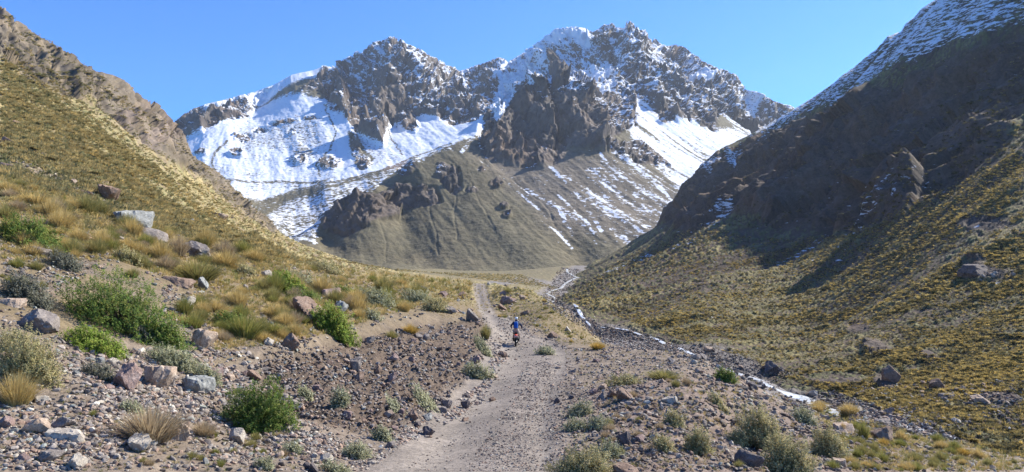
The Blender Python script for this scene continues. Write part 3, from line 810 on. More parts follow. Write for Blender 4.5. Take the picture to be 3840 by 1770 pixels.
def rock_shape(sub, seed, planes=13, rough=0.06, slab=False):
    r = np.random.default_rng(seed)
    V, T = ICO[sub]
    nn = r.normal(size=(planes, 3)); nn /= np.linalg.norm(nn, axis=1, keepdims=True)
    d = r.uniform(0.5, 1.0, planes)
    if slab:
        nn = np.vstack([nn, [[0.05, -0.1, 1]], [[0, 0, -1]]]); d = np.append(d, [0.5, 0.5])
    k = (V @ nn.T) / d
    R = 1.0 / np.maximum(k.max(1), 0.75)
    P = V * R[:, None]
    if sub >= 2:
        kk = facet(P[:, 0] * 2.3 + P[:, 2] + seed, P[:, 1] * 2.3 + P[:, 2] * 1.3, seed)
        P = P * (1 + rough * 1.6 * kk)[:, None]
        P = P * (1 + rough * 0.7 * fbm(P[:, 0] * 2.2 + seed, P[:, 1] * 2.2, P[:, 2] * 2.2, 3, 0.6, s=300) + 0.5 * rough * fbm(P[:, 0] * 9 + seed, P[:, 1] * 9, P[:, 2] * 9, 3, 0.6, s=301))[:, None]
    mn, mx = P.min(0), P.max(0)
    P = (P - (mn + mx) / 2) / (mx - mn)             # unit box, centred
    P[:, 2] += 0.5
    return P, T

def rock_mat(name, a, b, c, scale=3.0):
    m, nt, bs = new_mat(name)
    n1 = noise(nt, scale, 6, 0.65); n2 = noise(nt, scale * 6, 4, 0.7)
    col = ramp(nt, n1, [(0.30, a), (0.52, b), (0.72, c)])
    f = ramp(nt, n2, [(0.30, 0.5), (0.5, 1.0), (0.7, 1.3)])
    col = mix_col(nt, 1.0, col, f, 'MULTIPLY')
    nt.links.new(col, bs.inputs['Base Color'])
    bmp = N(nt, 'ShaderNodeBump', Strength=0.6, Distance=0.03)
    nt.links.new(n2, bmp.inputs['Height']); nt.links.new(bmp.outputs[0], bs.inputs['Normal'])
    return m
ROCKM = {
 'grey': rock_mat('grey_rock', (0.11,0.092,0.082), (0.205,0.175,0.155), (0.34,0.30,0.26)),
 'tan': rock_mat('tan_rock', (0.24,0.17,0.12), (0.36,0.27,0.20), (0.46,0.38,0.30)),
 'red': rock_mat('reddish_rock', (0.15,0.10,0.085), (0.25,0.175,0.15), (0.36,0.28,0.245)),
 'brown': rock_mat('brown_rock', (0.13,0.085,0.06), (0.22,0.15,0.11), (0.32,0.24,0.18)),
 'pale': rock_mat('pale_rock', (0.24,0.20,0.16), (0.40,0.35,0.285), (0.50,0.45,0.37)),
 'blue': rock_mat('blue_grey_rock', (0.12,0.12,0.11), (0.235,0.235,0.22), (0.38,0.38,0.35)),
 'dark': rock_mat('dark_rock', (0.075,0.062,0.058), (0.12,0.10,0.095), (0.18,0.155,0.14)),
}
ROCK_MESH = {}
def rock_mesh(colr, slab, v):
    key = (colr, slab, v)
    if key not in ROCK_MESH:
        V, T = rock_shape(4 if v < 4 else 3, 40 + v * 7 + (100 if slab else 0), 11 if slab else 13, 0.07, slab)
        ROCK_MESH[key] = tri_mesh(('slab' if slab else 'boulder'), V, T, ROCKM[colr], link=False)
    return ROCK_MESH[key]

def put_rock(px, row, w, h, colr, label, cat='rock', group=None, name=None, v=None, only=None, slab=None, tilt=0.12):
    g = hit(px, row - 0.5, only)
    if g is None: return None
    p, n = g
    m = p[1] / F
    Wd, Ht = w * m, h * m
    slab = (h < 0.5 * w) if slab is None else slab
    v = random.randrange(4) if v is None else v
    o = bpy.data.objects.new(name or ('boulder' if Wd > 0.6 else 'stone'), rock_mesh(colr, slab, v))
    COL.objects.link(o)
    D = Wd * random.uniform(0.65, 0.95)
    q = p + np.array([0, D * 0.42, 0]) * 1.0
    up = Vector((0, 0, 1)).lerp(Vector(n), 0.35).normalized()
    rot = up.to_track_quat('Z', 'Y').to_matrix()
    rz = Matrix.Rotation(random.uniform(-0.5, 0.5) + (math.pi if random.random() < 0.5 else 0), 3, 'Z')
    o.matrix_world = Matrix.Translation(Vector((q[0], q[1], p[2] - Ht * 0.38))) @ (rot @ rz @ Matrix.Rotation(random.uniform(-tilt, tilt), 3, 'Y')).to_4x4() @ Matrix.Diagonal((Wd * 1.03, D, Ht * 1.22, 1))
    tag(o, label, cat, group)
    return o

ROCKS = [
 (35,333,42,26,'grey','large mauve-grey boulder at the left edge of the big green bush'),
 (199,347,28,22,'tan','tan wedge-shaped boulder with a flat sunlit face on the terrace'),
 (120,389,33,30,'red','reddish leaning slab in the middle of the left rock pile'),
 (150,386,36,25,'tan','grey-beige cracked slab leaning right of the reddish slab'),
 (192,391,36,17,'blue','blue-grey layered slab right of the cracked beige slab'),
 (211,378,21,10,'red','red-brown blocky rock just above the blue-grey layered slab'),
 (251,381,21,12,'brown','brown block at the top of the cut bank above the round green bush'),
 (134,452,28,18,'pale','cream flat-topped rock in front of the straw-coloured tussock'),
 (177,442,26,21,'tan','rounded tan rock half hidden behind the straw-coloured tussock'),
 (57,431,29,15,'grey','dark grey block behind the long pale flat stone'),
 (31,434,25,17,'tan','orange-tan angular rock beside the dark grey block'),
 (61,442,40,12,'pale','long pale flat stone in front of the dark grey block'),
 (45,464,25,13,'grey','mauve-grey low stone near the bottom left corner'),
 (75,470,19,16,'pale','pale upright stone at the bottom edge right of the mauve stone'),
 (4,429,18,13,'red','reddish rock cut by the left edge of the photo'),
 (233,442,21,15,'pale','white-grey stone below the round green bush'),
 (146,237,40,11,'grey','thin grey slab on the grass brow with its edge in shadow'),
 (124,226,56,22,'blue','pale blue-grey broad slab lying on the grassy brow'),
 (102,197,32,17,'brown','brown overhanging boulder highest on the left slope above the pale slab'),
 (188,256,33,18,'grey','square ribbed grey boulder standing in yellow grass'),
 (174,285,29,9,'brown','low brown slab above the big green bush'),
 (200,289,17,14,'blue','bluish boulder under the gold-green tussocks'),
 (183,307,17,13,'pale','whitish rock at the right edge of the big green bush'),
 (32,257,24,12,'grey','grey rock in the shade above the big green bush'),
 (8,306,24,9,'tan','flat beige slab above the mauve-grey boulder'),
 (303,320,50,27,'brown','big red-brown boulder with a lit ridge between two green bushes'),
 (338,313,20,14,'blue','blue-grey marbled boulder right of the big red-brown boulder'),
 (328,299,30,13,'red','pinkish tilted slabs behind the blue-grey marbled boulder'),
 (288,350,21,18,'brown','brown pyramid-shaped rock at the top of the cut bank'),
 (267,346,12,9,'pale','small whitish rock left of the brown pyramid-shaped rock'),
 (263,277,15,8,'pale','white rock beside the small round bush on the terrace'),
 (244,291,10,7,'grey','grey rock left of the small round bush'),
 (353,372,12,17,'grey','grey upright rock sticking out of the cut bank'),
 (358,382,13,10,'brown','brown rock just below the grey upright rock in the bank'),
 (389,382,10,11,'red','pinkish rock in the middle of the cut bank'),
 (375,374,9,9,'brown','brown round rock between the grey upright and pinkish rocks'),
 (427,436,17,11,'dark','dark rock on the left verge of the track, nearest of the verge rocks'),
 (411,421,13,10,'brown','brown rock at the foot of the cut bank by the sage plants'),
 (425,421,14,8,'blue','greenish-grey rock at the foot of the cut bank'),
 (464,409,11,10,'dark','dark rock standing alone on the left edge of the track'),
 (445,409,12,10,'grey','grey rock at the bank foot left of the lone dark rock'),
 (465,422,9,4,'brown','small flat brown stone on the track near the dark rocks'),
 (388,419,11,8,'tan','tan stone low on the bank left of the brown foot rock'),
 (311,473,13,12,'dark','dark stone at the bottom edge among pale rubble'),
 (324,464,16,10,'pale','pale stone in the rubble above the dark bottom-edge stone'),
 (449,314,15,9,'grey','grey boulder on the bank top left of the far track'),
 (471,322,15,16,'grey','tall grey boulder where the bank meets the far track'),
 (461,298,13,7,'brown','brown boulder left of the narrow path on the meadow'),
 (441,297,11,7,'red','reddish boulder left of the brown meadow boulder'),
 (421,290,8,4,'dark','dark small boulder alone on the meadow'),
 (506,305,18,10,'red','large reddish boulder on the mound beyond the rider'),
 (502,311,12,8,'brown','brown boulder in front of the large reddish mound boulder'),
 (505,296,11,6,'red','topmost reddish boulder on the mound beyond the rider'),
 (523,301,8,6,'tan','small tan rock on the right flank of the mound'),
 (526,316,9,6,'brown','brown rock on the mound just right of the rider'),
 (627,403,19,17,'brown','brown upright slab on the terrace right of the track'),
 (613,399,11,9,'brown','brown round rock left of the brown upright slab'),
 (603,400,10,8,'grey','grey rock, leftmost of the three at the upright slab'),
 (671,406,16,10,'pale','pale angular rock on the right embankment'),
 (709,353,9,7,'tan','tan rock on the far tip of the right terrace'),
 (703,360,11,7,'grey','grey rock in the cluster at the terrace tip'),
 (694,365,9,5,'pale','pale stone in the cluster at the terrace tip'),
 (672,364,9,7,'grey','grey stone left of the terrace tip cluster'),
 (718,369,8,5,'pale','white stone on the terrace edge above the green bush'),
 (699,374,9,6,'tan','tan stone below the terrace tip cluster'),
 (627,447,18,16,'dark','dark split rock on the lower right embankment'),
 (641,443,13,6,'red','flat reddish rock right of the dark split rock'),
 (741,428,20,12,'dark','dark boulder on the right embankment near the olive shrubs'),
 (631,477,34,10,'brown','broad brown rock at the bottom edge right of the track'),
 (751,469,30,18,'dark','big dark boulder at the bottom of the right embankment'),
 (554,339,11,8,'brown','brown rock on the right verge beyond the rider'),
 (567,333,9,7,'pale','pale rock on the right verge behind the yellow grass'),
 (502,358,11,7,'brown','brown rock on the left verge near the rider'),
 (494,379,8,6,'tan','tan rock on the left verge closer than the rider'),
 (492,402,9,5,'brown','flat brown stone on the left wheel track'),
 (884,441,28,16,'brown','brown boulder among yellow tussocks by the river'),
 (847,435,26,10,'tan','tan flat rock left of the brown riverside boulder'),
 (860,414,13,9,'pale','pale rock in the dry riverbed'),
 (796,409,10,7,'tan','tan rock on the bank beside the white water'),
 (890,416,12,10,'grey','grey round rock at the far side of the riverbed'),
 (886,426,16,6,'grey','grey flat rock behind the brown riverside boulder'),
 (814,398,10,8,'pale','pale rock at the upper edge of the white water'),
 (893,384,18,19,'brown','brown block jutting from the foot of the right slope'),
 (936,389,17,12,'brown','brown outcrop block right of the jutting block'),
 (773,374,24,14,'dark','dark brown block at the river corner under the right slope'),
 (843,468,20,9,'tan','tan slab at the bottom among green and yellow tussocks'),
 (982,275,34,12,'dark','dark outcrop high on the sunlit right slope'),
 (958,424,11,6,'pale','pale rock in the rubble at the right slope foot'),
 (985,405,18,8,'tan','tan rock in the rubble right of the slope foot'),
 (950,400,14,5,'grey','grey flat rock in the rubble at the right'),
 (5,146,13,9,'red','reddish rock on the hillside at the left edge'),
 (40,156,8,4,'tan','small tan rock high on the left hillside'),
 (45,168,11,5,'tan','flat tan rock low on the left hillside'),
 (16,124,9,5,'brown','brown rock, highest of those on the left hillside'),
 (70,184,8,5,'tan','tan rock in the rubble band of the left hillside'),
 (84,196,11,6,'brown','brown rock left of the brown overhanging boulder'),
 (3,168,11,6,'red','reddish flat rock under the hillside rock at the left edge'),
 (221,219,11,7,'tan','tan slab on the green slope below the left crag'),
]
for t in ROCKS:
    put_rock(*t[:6])

ZONES = [  # px range, row range, colours, words
 ([(0,345),(110,360),(230,355),(262,372),(300,440),(300,472),(0,472)], 90, ('grey','pale','grey','tan','red','blue'), 'in the rubble of the lower left terrace'),
 ([(262,355),(340,345),(480,325),(490,350),(440,410),(380,440),(300,420)], 30, ('grey','brown','brown','tan','red'), 'half buried in the brown cut bank'),
 ([(300,440),(380,445),(480,390),(495,350),(505,360),(480,402),(430,425),(366,472),(300,472)], 34, ('grey','pale','brown','dark'), 'on the left verge of the track'),
 ([(545,350),(590,345),(700,350),(720,370),(620,395),(560,440),(545,420)], 34, ('grey','red','tan','dark'), 'on the flat right verge of the track'),
 ([(560,472),(570,430),(640,390),(730,375),(860,440),(900,472)], 52, ('grey','red','dark','tan','pale'), 'on the sloping right embankment'),
 ([(20,200),(100,215),(300,268),(330,300),(280,330),(130,262),(10,300)], 26, ('grey','tan','brown','pale'), 'in the dry grass of the upper left terrace'),
 ([(860,405),(1020,385),(1022,425),(940,430)], 20, ('tan','grey','pale','brown'), 'in the rubble at the foot of the right slope'),
]
def in_poly(px, row, pts): return poly(np.array([float(px)]), np.array([float(row)]), pts, 0.01)[0] > 0.5
def sample_poly(pts):
    xs = [p[0] for p in pts]; ys = [p[1] for p in pts]
    while True:
        a, b = random.uniform(min(xs), max(xs)), random.uniform(min(ys), max(ys))
        if in_poly(a, b, pts): return a, b
CW = {'grey': 'grey', 'pale': 'pale cream', 'tan': 'tan', 'red': 'reddish', 'blue': 'bluish', 'brown': 'brown', 'dark': 'dark'}
n_rocks = len(ROCKS)
for pts, cnt, cols, words_ in ZONES:
    for _ in range(cnt):
        if n_rocks >= 292: break
        a, b = sample_poly(pts)
        s = 5.0 + 8.0 * random.random() ** 2.0
        if b < 360: s *= 0.75
        c = random.choice(cols)
        put_rock(a, b, s, s * random.uniform(0.45, 0.8), c, 'loose %s stone %s' % (CW[c], words_), 'rock', '%s stones %s' % (CW[c], words_), name='stone', v=random.randrange(4, 9))
        n_rocks += 1

# ------------------------------------------------------------------ gravel and rubble nobody could count
def scatter_shapes(name, shapes, P, Nn, S, FL, C, mat, tilt=0.3, lift=0.18, smooth=False):
    n = len(P); nv = len(shapes[0][0]); T0 = shapes[0][1]
    base = np.stack([sh[0] for sh in shapes])[rng.integers(0, len(shapes), n)].astype(np.float32)
    base = base - np.array([0, 0, 0.5], np.float32)
    base = base * np.stack([S, S * rng.uniform(0.6, 0.95, n), S * FL], 1)[:, None, :]
    a = rng.uniform(0, 6.283, n); ca, sa = np.cos(a)[:, None], np.sin(a)[:, None]
    z = base[..., 2] + base[..., 0] * rng.normal(0, tilt, n)[:, None]
    V = np.stack([base[..., 0] * ca - base[..., 1] * sa, base[..., 0] * sa + base[..., 1] * ca, z], -1) + P[:, None, :] + (Nn * (S * FL * lift)[:, None])[:, None, :]
    Ts = (T0[None] + (np.arange(n) * nv)[:, None, None]).reshape(-1, 3)
    ob = tri_mesh(name, V.reshape(-1, 3), Ts, mat, smooth=smooth, col=np.repeat(C, nv, axis=0))
    return tag(ob, kind='stuff')

def col_mat(name, fine=20.0, rough=0.9, contrast=0.25, trans=False):
    m, nt, b = new_mat(name)
    at = N(nt, 'ShaderNodeAttribute', attribute_name='Col')
    n1 = noise(nt, fine, 3, 0.6)
    f1 = ramp(nt, n1, [(0.3, 1 - contrast), (0.7, 1 + contrast)])
    c = mix_col(nt, 1.0, at.outputs['Color'], f1, 'MULTIPLY')
    nt.links.new(c, b.inputs['Base Color'])
    b.inputs['Roughness'].default_value = rough
    if trans:
        tr = nt.nodes.new('ShaderNodeBsdfTranslucent'); nt.links.new(c, tr.inputs[0])
        mx = nt.nodes.new('ShaderNodeMixShader'); mx.inputs[0].default_value = 0.35
        nt.links.new(b.outputs[0], mx.inputs[1]); nt.links.new(tr.outputs[0], mx.inputs[2])
        nt.links.new(mx.outputs[0], nt.nodes['Material Output'].inputs[0])
    return m
MAT_STONE = col_mat('loose_stone', 14.0, 0.9, 0.3)
MAT_GRASS = col_mat('grass_blade', 6.0, 0.8, 0.15, True)
MAT_LEAF = col_mat('shrub_leaf', 9.0, 0.7, 0.25, True)
PAL = np.array([(0.235,0.205,0.185),(0.165,0.142,0.128),(0.30,0.255,0.22),(0.27,0.195,0.155),(0.37,0.33,0.275),(0.22,0.155,0.12),(0.46,0.43,0.37),(0.25,0.26,0.235),(0.11,0.09,0.08)])
PW = np.array([0.22,0.18,0.15,0.13,0.05,0.12,0.018,0.04,0.09]); PW = PW / PW.sum()

GRAVEL = [ # outline, how many, smallest px, largest px, brightness
 ([(0,345),(60,335),(110,352),(235,350),(270,365),(320,430),(340,472),(0,472)], 7500, 1.0, 7.0, 1.0),
 ([(95,350),(230,352),(250,410),(180,420),(90,400),(70,370)], 1500, 1.5, 5.5, 1.25),
 ([(262,355),(340,345),(400,330),(488,318),(492,350),(440,410),(390,440),(310,430)], 4600, 0.8, 4.2, 0.95),
 ([(300,432),(390,440),(480,385),(495,345),(506,360),(480,405),(446,425),(400,447),(366,472),(300,472)], 3000, 1.0, 4.2, 1.15),
 ([(462,472),(492,430),(513,392),(522,362),(556,362),(552,400),(545,440),(535,472)], 1900, 0.9, 2.6, 0.95),
 ([(400,472),(450,430),(500,370),(515,350),(575,350),(560,400),(545,472)], 1300, 0.8, 2.2, 1.0),
 ([(540,472),(550,420),(560,380),(570,348),(700,350),(735,370),(640,390),(580,430),(575,472)], 2600, 0.9, 3.4, 1.0),
 ([(560,472),(575,430),(640,388),(735,370),(800,405),(900,440),(1000,472)], 4200, 1.0, 6.5, 0.82),
 ([(900,440),(1024,462),(1024,472),(900,472)], 250, 1.0, 4.0, 1.0),
 ([(500,315),(530,312),(560,345),(600,352),(480,352),(495,330)], 900, 0.8, 2.4, 1.0),
 ([(20,200),(100,215),(300,268),(420,290),(440,312),(330,340),(230,350),(130,262),(10,300)], 2000, 0.9, 4.5, 1.0),
 ([(0,240),(120,258),(60,290),(40,320),(0,340)], 900, 1.0, 5.0, 0.9),
 ([(165,285),(330,320),(300,350),(190,350),(150,335)], 1500, 1.0, 5.0, 0.95),
 ([(840,405),(890,412),(935,424),(960,440),(900,436),(850,420)], 900, 1.0, 5.0, 1.15),
 ([(0,150),(60,165),(130,200),(120,212),(0,175)], 700, 0.9, 3.5, 1.0),
 ([(540,303),(560,300),(600,325),(640,333),(690,352),(612,350),(580,328)], 2200, 0.8, 2.6, 0.95),
 ([(560,268),(580,270),(560,303),(540,300)], 1100, 0.7, 1.8, 0.95),
 ([(780,398),(830,392),(900,415),(930,440),(850,425),(800,410)], 1100, 1.0, 4.0, 0.8),
 ([(840,388),(1024,380),(1024,432),(930,430),(880,412)], 900, 1.0, 4.5, 0.95),
 ([(620,330),(700,345),(790,372),(780,392),(730,375),(640,345)], 900, 0.9, 2.6, 0.66),
]
GP, GN, GS, GCo, GB = [], [], [], [], []
def add_stones(a, b, s0, s1, br, powr=3.0):
    P, Nn, ok = hits(a, b)
    P, Nn = P[ok], Nn[ok]
    w_ = fbm2(P[:, 0] / 1.3, P[:, 1] / 1.8, 3, s=801) + 0.6 * fbm2(P[:, 0] / 6, P[:, 1] / 7, 2, s=802)
    kp = rng.random(len(P)) < np.where(P[:, 1] < 60, 0.18 + 0.9 * ss(-0.35, 0.30, w_), 0.8)
    P, Nn = P[kp], Nn[kp]; n = len(P)
    px_ = s0 + (s1 - s0) * rng.random(n) ** powr
    GP.append(P); GN.append(Nn); GS.append(np.maximum(px_ * P[:, 1] / F, 0.012)); GB.append(px_)
    GCo.append((PAL * np.array([1.06, 1.04, 0.98]))[rng.choice(len(PAL), size=n, p=PW)] * (br * rng.uniform(0.75, 1.25, n))[:, None])
for pts, cnt, s0, s1, br in GRAVEL:
    a, b = samples(pts, int(cnt * 2.0)); add_stones(a, b, s0, s1 * 1.15, br)
for t in ROCKS:                                   # broken pieces lie about each rock
    k = 16
    add_stones(t[0] + rng.normal(0, 0.55 * t[2], k), t[1] + rng.normal(0, 0.25 * t[3], k), 1.5, min(6.5, t[2] * 0.4), 1.0, 1.5)
_hid = (H_G[1] > H_G[2] + 0.5) & (P_G[..., 1] > 25) & (P_G[..., 1] < 210) & (H_G[0] > 480) & (H_G[0] < 1300)
_w = 1.0 / P_G[..., 1][_hid]; _pick = rng.choice(_hid.sum(), 9000, p=_w / _w.sum())
_hp = P_G[_hid][_pick] + np.stack([rng.uniform(-0.2, 0.2, 9000), rng.uniform(-0.2, 0.2, 9000), np.zeros(9000)], 1)
_s = 1.2 + 4.0 * rng.random(9000) ** 3
GP.append(_hp); GN.append(N_G[_hid][_pick]); GS.append(_s * _hp[:, 1] / F); GB.append(_s)
GCo.append(PAL[rng.choice(len(PAL), size=9000, p=PW)] * rng.uniform(0.6, 1.0, (9000, 1)))
GP, GN, GS, GCo, GB = map(np.concatenate, (GP, GN, GS, GCo, GB))
big_ = GB > 1.9
shp2 = [rock_shape(2, 900 + k, 9) for k in range(24)]; shp1 = [rock_shape(1, 940 + k, 9) for k in range(24)]
scatter_shapes('loose_rubble', shp2, GP[big_], GN[big_], GS[big_], rng.uniform(0.4, 0.8, big_.sum()), GCo[big_], MAT_STONE)
scatter_shapes('gravel', shp1, GP[~big_], GN[~big_], GS[~big_], rng.uniform(0.4, 0.8, (~big_).sum()), GCo[~big_], MAT_STONE)

# ------------------------------------------------------------------ tufts of grass
def tuft(nb, spread, h, width, seed, droop=0.5, segs=2, cols=((0.36,0.27,0.10),)):
    """blades that rise from a small root and lean out: returns V, T, C"""
    r = np.random.default_rng(seed)
    a = r.uniform(0, 2 * np.pi, nb); rad = np.sqrt(r.uniform(0, 1, nb))
    out = np.stack([np.cos(a), np.sin(a)], 1)
    lean = rad * r.uniform(0.5, 1.2, nb)
    L = h * r.uniform(0.55, 1.1, nb) * (1 - 0.25 * rad)
    root = out * (rad * spread * 0.45)[:, None]
    side = np.stack([-np.sin(a + r.normal(0, 0.8, nb)), np.cos(a + r.normal(0, 0.8, nb))], 1)
    c0 = np.array(cols)[r.integers(0, len(cols), nb)] * r.uniform(0.75, 1.25, (nb, 1))
    V = []; C = []
    for k in range(segs + 1):
        t = k / segs
        o = root + out * (lean * spread * 0.9 * (t ** 1.5))[:, None]
        z = L * (t - droop * 0.45 * lean * t * t)
        w = width * (1 - t) ** 0.7 * 0.5
        if k == segs:
            V.append(np.concatenate([o, z[:, None]], 1)); C.append(c0 * 1.1)
        else:
            for sg in (-1, 1):
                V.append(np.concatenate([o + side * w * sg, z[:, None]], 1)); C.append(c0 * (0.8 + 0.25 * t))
    Va = np.stack(V, 1); Ca = np.stack(C, 1); m = Va.shape[1]
    T = []
    for k in range(segs - 1):
        i = 2 * k; T += [(i, i + 1, i + 3), (i, i + 3, i + 2)]
    i = 2 * (segs - 1); T += [(i, i + 1, i + 2)]
    T = (np.array(T)[None] + (np.arange(nb) * m)[:, None, None]).reshape(-1, 3)
    return Va.reshape(-1, 3), T, Ca.reshape(-1, 3)

GC = {'gold': ((0.52,0.38,0.14),(0.44,0.33,0.12),(0.58,0.44,0.19)),
      'straw': ((0.40,0.31,0.19),(0.33,0.24,0.14),(0.46,0.36,0.22)),
      'green': ((0.24,0.24,0.06),(0.19,0.205,0.05),(0.36,0.31,0.10)),
      'olive': ((0.29,0.26,0.09),(0.37,0.30,0.11),(0.22,0.215,0.075)),
      'orange': ((0.48,0.32,0.07),(0.55,0.38,0.10),(0.40,0.26,0.06))}
TUFT = {}
def tuft_mesh(kind, v):
    if (kind, v) not in TUFT:
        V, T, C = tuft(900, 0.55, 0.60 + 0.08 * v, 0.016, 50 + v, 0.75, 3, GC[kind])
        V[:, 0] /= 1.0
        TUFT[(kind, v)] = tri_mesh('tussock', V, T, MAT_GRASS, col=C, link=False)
    return TUFT[(kind, v)]
# a tuft mesh is about 1 m wide and 0.55 m high
def put_tuft(px, row, w, h, kind, label, group=None, name='tussock', only=None):
    g = hit(px, row, only)
    if g is None: return None
    p, n = g; m = p[1] / F
    o = bpy.data.objects.new(name, tuft_mesh(kind, random.randrange(3))); COL.objects.link(o)
    sx = w * m / 1.05; sz_ = h * m / 0.56
    o.location = (p[0], p[1] + 0.25 * sx, p[2] - 0.03)
    o.scale = (sx, sx, sz_); o.rotation_euler = (random.gauss(0, 0.05), random.gauss(0, 0.05), random.uniform(0, 6.28))
    tag(o, label, 'grass tussock', group)
    return o
TUFTS = [
 (142,444,76,36,'straw','broad straw-coloured tussock behind the cream flat-topped rock'),
 (10,406,44,32,'gold','golden tussock at the left edge of the photo'),
 (201,437,30,18,'straw','thin straw tussock right of the rounded tan rock'),
 (356,312,23,22,'gold','tall golden tussock right of the blue-grey marbled boulder'),
 (410,334,19,12,'orange','bright yellow tussock on the lip of the cut bank'),
 (391,340,15,12,'olive','olive tussock left of the bright yellow one on the bank lip'),
 (485,340,13,15,'olive','olive tussock at the end of the bank beside the far track'),
 (404,312,17,13,'gold','golden tussock above the olive tussock of the bank lip'),
 (190,328,28,18,'green','green tussock above the tan wedge-shaped boulder'),
 (240,339,46,27,'green','wide green tussock left of the big red-brown boulder'),
 (190,281,66,26,'olive','wide gold-green tussock above the big green bush'),
 (157,260,28,25,'gold','tall golden tussock left of the square ribbed boulder'),
 (598,350,18,9,'orange','orange-gold tussock on the track verge above the river'),
 (665,380,40,9,'olive','low dry grass mound on the right terrace'),
 (300,324,20,10,'green','green tussock at the foot of the big red-brown boulder'),
 (272,336,32,14,'green','green tussock at the left foot of the big red-brown boulder'),
 (822,410,20,9,'gold','gold tussock on the slope edge beside the white water'),
 (852,418,24,12,'gold','golden tussock left of the brown riverside boulder'),
 (866,440,14,18,'green','yellow-green tussock touching the brown riverside boulder'),
 (903,443,15,12,'gold','golden tussock right of the brown riverside boulder'),
 (886,447,12,8,'orange','orange tussock under the brown riverside boulder'),
 (844,433,7,9,'orange','small orange tussock beside the tan flat rock'),
 (944,450,15,9,'gold','golden tussock on the right bank top'),
 (966,456,15,8,'orange','orange-gold tussock near the right edge'),
 (917,462,20,12,'olive','olive tussock at the bottom right'),
 (835,470,16,10,'green','bright green tussock at the bottom beside the tan slab'),
 (300,430,0,0,'olive',None),
 (130,278,18,10,'olive','olive tussock on top of the big green bush edge'),
 (30,205,40,14,'gold','pale golden tussock on the brow at the left'),
 (25,244,22,13,'green','green tussock under the left back bush'),
 (13,268,18,11,'green','short green tussock at the left edge above the big bush'),
 (232,302,20,12,'gold','golden tussock left of the small round bush'),
 (222,266,34,18,'gold','golden tussocks clump on the brow right of the square boulder'),
 (252,262,26,14,'gold','golden tussock on the brow above the white rock'),
]
for t in TUFTS:
    if t[5]: put_tuft(*t)
TZ = [
 ([(0,180),(100,214),(200,244),(300,268),(400,280),(430,300),(400,312),(340,330),(290,345),(215,350),(215,330),(165,320),(200,290),(120,262),(60,262),(0,262)], 170, ('gold','olive','olive','straw','green','gold'), 'on the upper left terrace', 21),
 ([(0,262),(60,262),(40,300),(0,300)], 6, ('olive','green'), 'beside the big green bush', 18),
 ([(490,292),(530,292),(560,310),(600,345),(560,345),(525,320),(500,318)], 16, ('olive','gold'), 'on the mound beyond the rider', 7),
 ([(810,408),(860,422),(940,442),(1020,458),(1020,472),(850,472),(840,440)], 52, ('gold','olive','green','olive'), 'on the lower right bank', 13),
 ([(600,395),(700,372),(760,395),(840,440),(820,470),(620,470),(590,430)], 26, ('olive','straw','straw'), 'on the sloping right embankment', 11),
 ([(0,400),(90,400),(240,420),(300,440),(280,470),(150,470)], 22, ('straw','olive','green'), 'on the lower left terrace', 12),
]
KW = {'gold': 'golden', 'olive': 'olive', 'straw': 'straw-coloured', 'green': 'green', 'orange': 'orange'}
n_t = len(TUFTS)
for pts, cnt, kinds, words_, base in TZ:
    for _ in range(cnt):
        a, b = sample_poly(pts); k = random.choice(kinds)
        s = base * random.uniform(0.5, 1.25)
        if b < 290 and a > 250: s *= 0.6
        put_tuft(a, b, s, s * random.uniform(0.55, 0.85), k, '%s tussock %s' % (KW[k], words_), '%s tussocks %s' % (KW[k], words_))

def tuft_field(name, zones):
    shapes = [tuft(16, 0.5, 0.6, 0.05, 70 + k, 0.5, 2, ((1, 1, 1),)) for k in range(8)]
    nv = len(shapes[0][0]); T0 = shapes[0][1]
    Vs = []; Cs = []
    for pts, cnt, s0, s1, kinds in zones:
        for _ in range(cnt):
            a, b = sample_poly(pts); g = hit(a, b)
            if g is None: continue
            p, n = g; s = random.uniform(s0, s1) * p[1] / F
            V, _, C = shapes[random.randrange(8)]
            an = random.uniform(0, 6.283); ca, sa = math.cos(an), math.sin(an)
            V = np.stack([V[:, 0] * ca - V[:, 1] * sa, V[:, 0] * sa + V[:, 1] * ca, V[:, 2]], 1) * s
            c = np.array(random.choice(GC[random.choice(kinds)])) * random.uniform(0.8, 1.2)
            Vs.append(V + p); Cs.append(C * c)
    T = (T0[None] + (np.arange(len(Vs)) * nv)[:, None, None]).reshape(-1, 3)
    return tag(tri_mesh(name, np.concatenate(Vs), T, MAT_GRASS, col=np.concatenate(Cs)), kind='stuff')
tuft_field('dry_grass', [
 ([(0,120),(100,175),(200,222),(290,258),(300,268),(200,244),(100,214),(0,180)], 1800, 2.0, 5, ('gold','olive','green')),
 ([(0,172),(100,208),(200,240),(300,265),(400,275),(470,282),(470,300),(400,312),(340,330),(290,345),(215,350),(215,330),(165,320),(200,290),(120,262),(60,262),(0,262)], 8000, 4, 11, ('gold','gold','gold','olive','green')),
 ([(380,272),(470,282),(560,290),(560,300),(500,300),(480,318),(440,318),(400,300)], 1500, 1.5, 3.5, ('gold','olive')),
 ([(490,288),(530,290),(560,308),(600,345),(560,345),(525,322),(500,318)], 1100, 2, 5, ('olive','gold','green')),
 ([(0,345),(110,355),(250,410),(300,440),(300,472),(0,472)], 700, 3, 9, ('olive','straw','green')),
 ([(810,406),(860,420),(940,440),(1024,456),(1024,472),(850,472),(830,440)], 1500, 4, 10, ('gold','gold','olive','green')),
 ([(560,350),(700,352),(735,370),(640,385),(590,395)], 500, 2, 5, ('olive','straw')),
 ([(600,400),(735,372),(800,405),(850,440),(800,472),(600,472)], 1500, 3, 8, ('olive','straw','gold')),
])

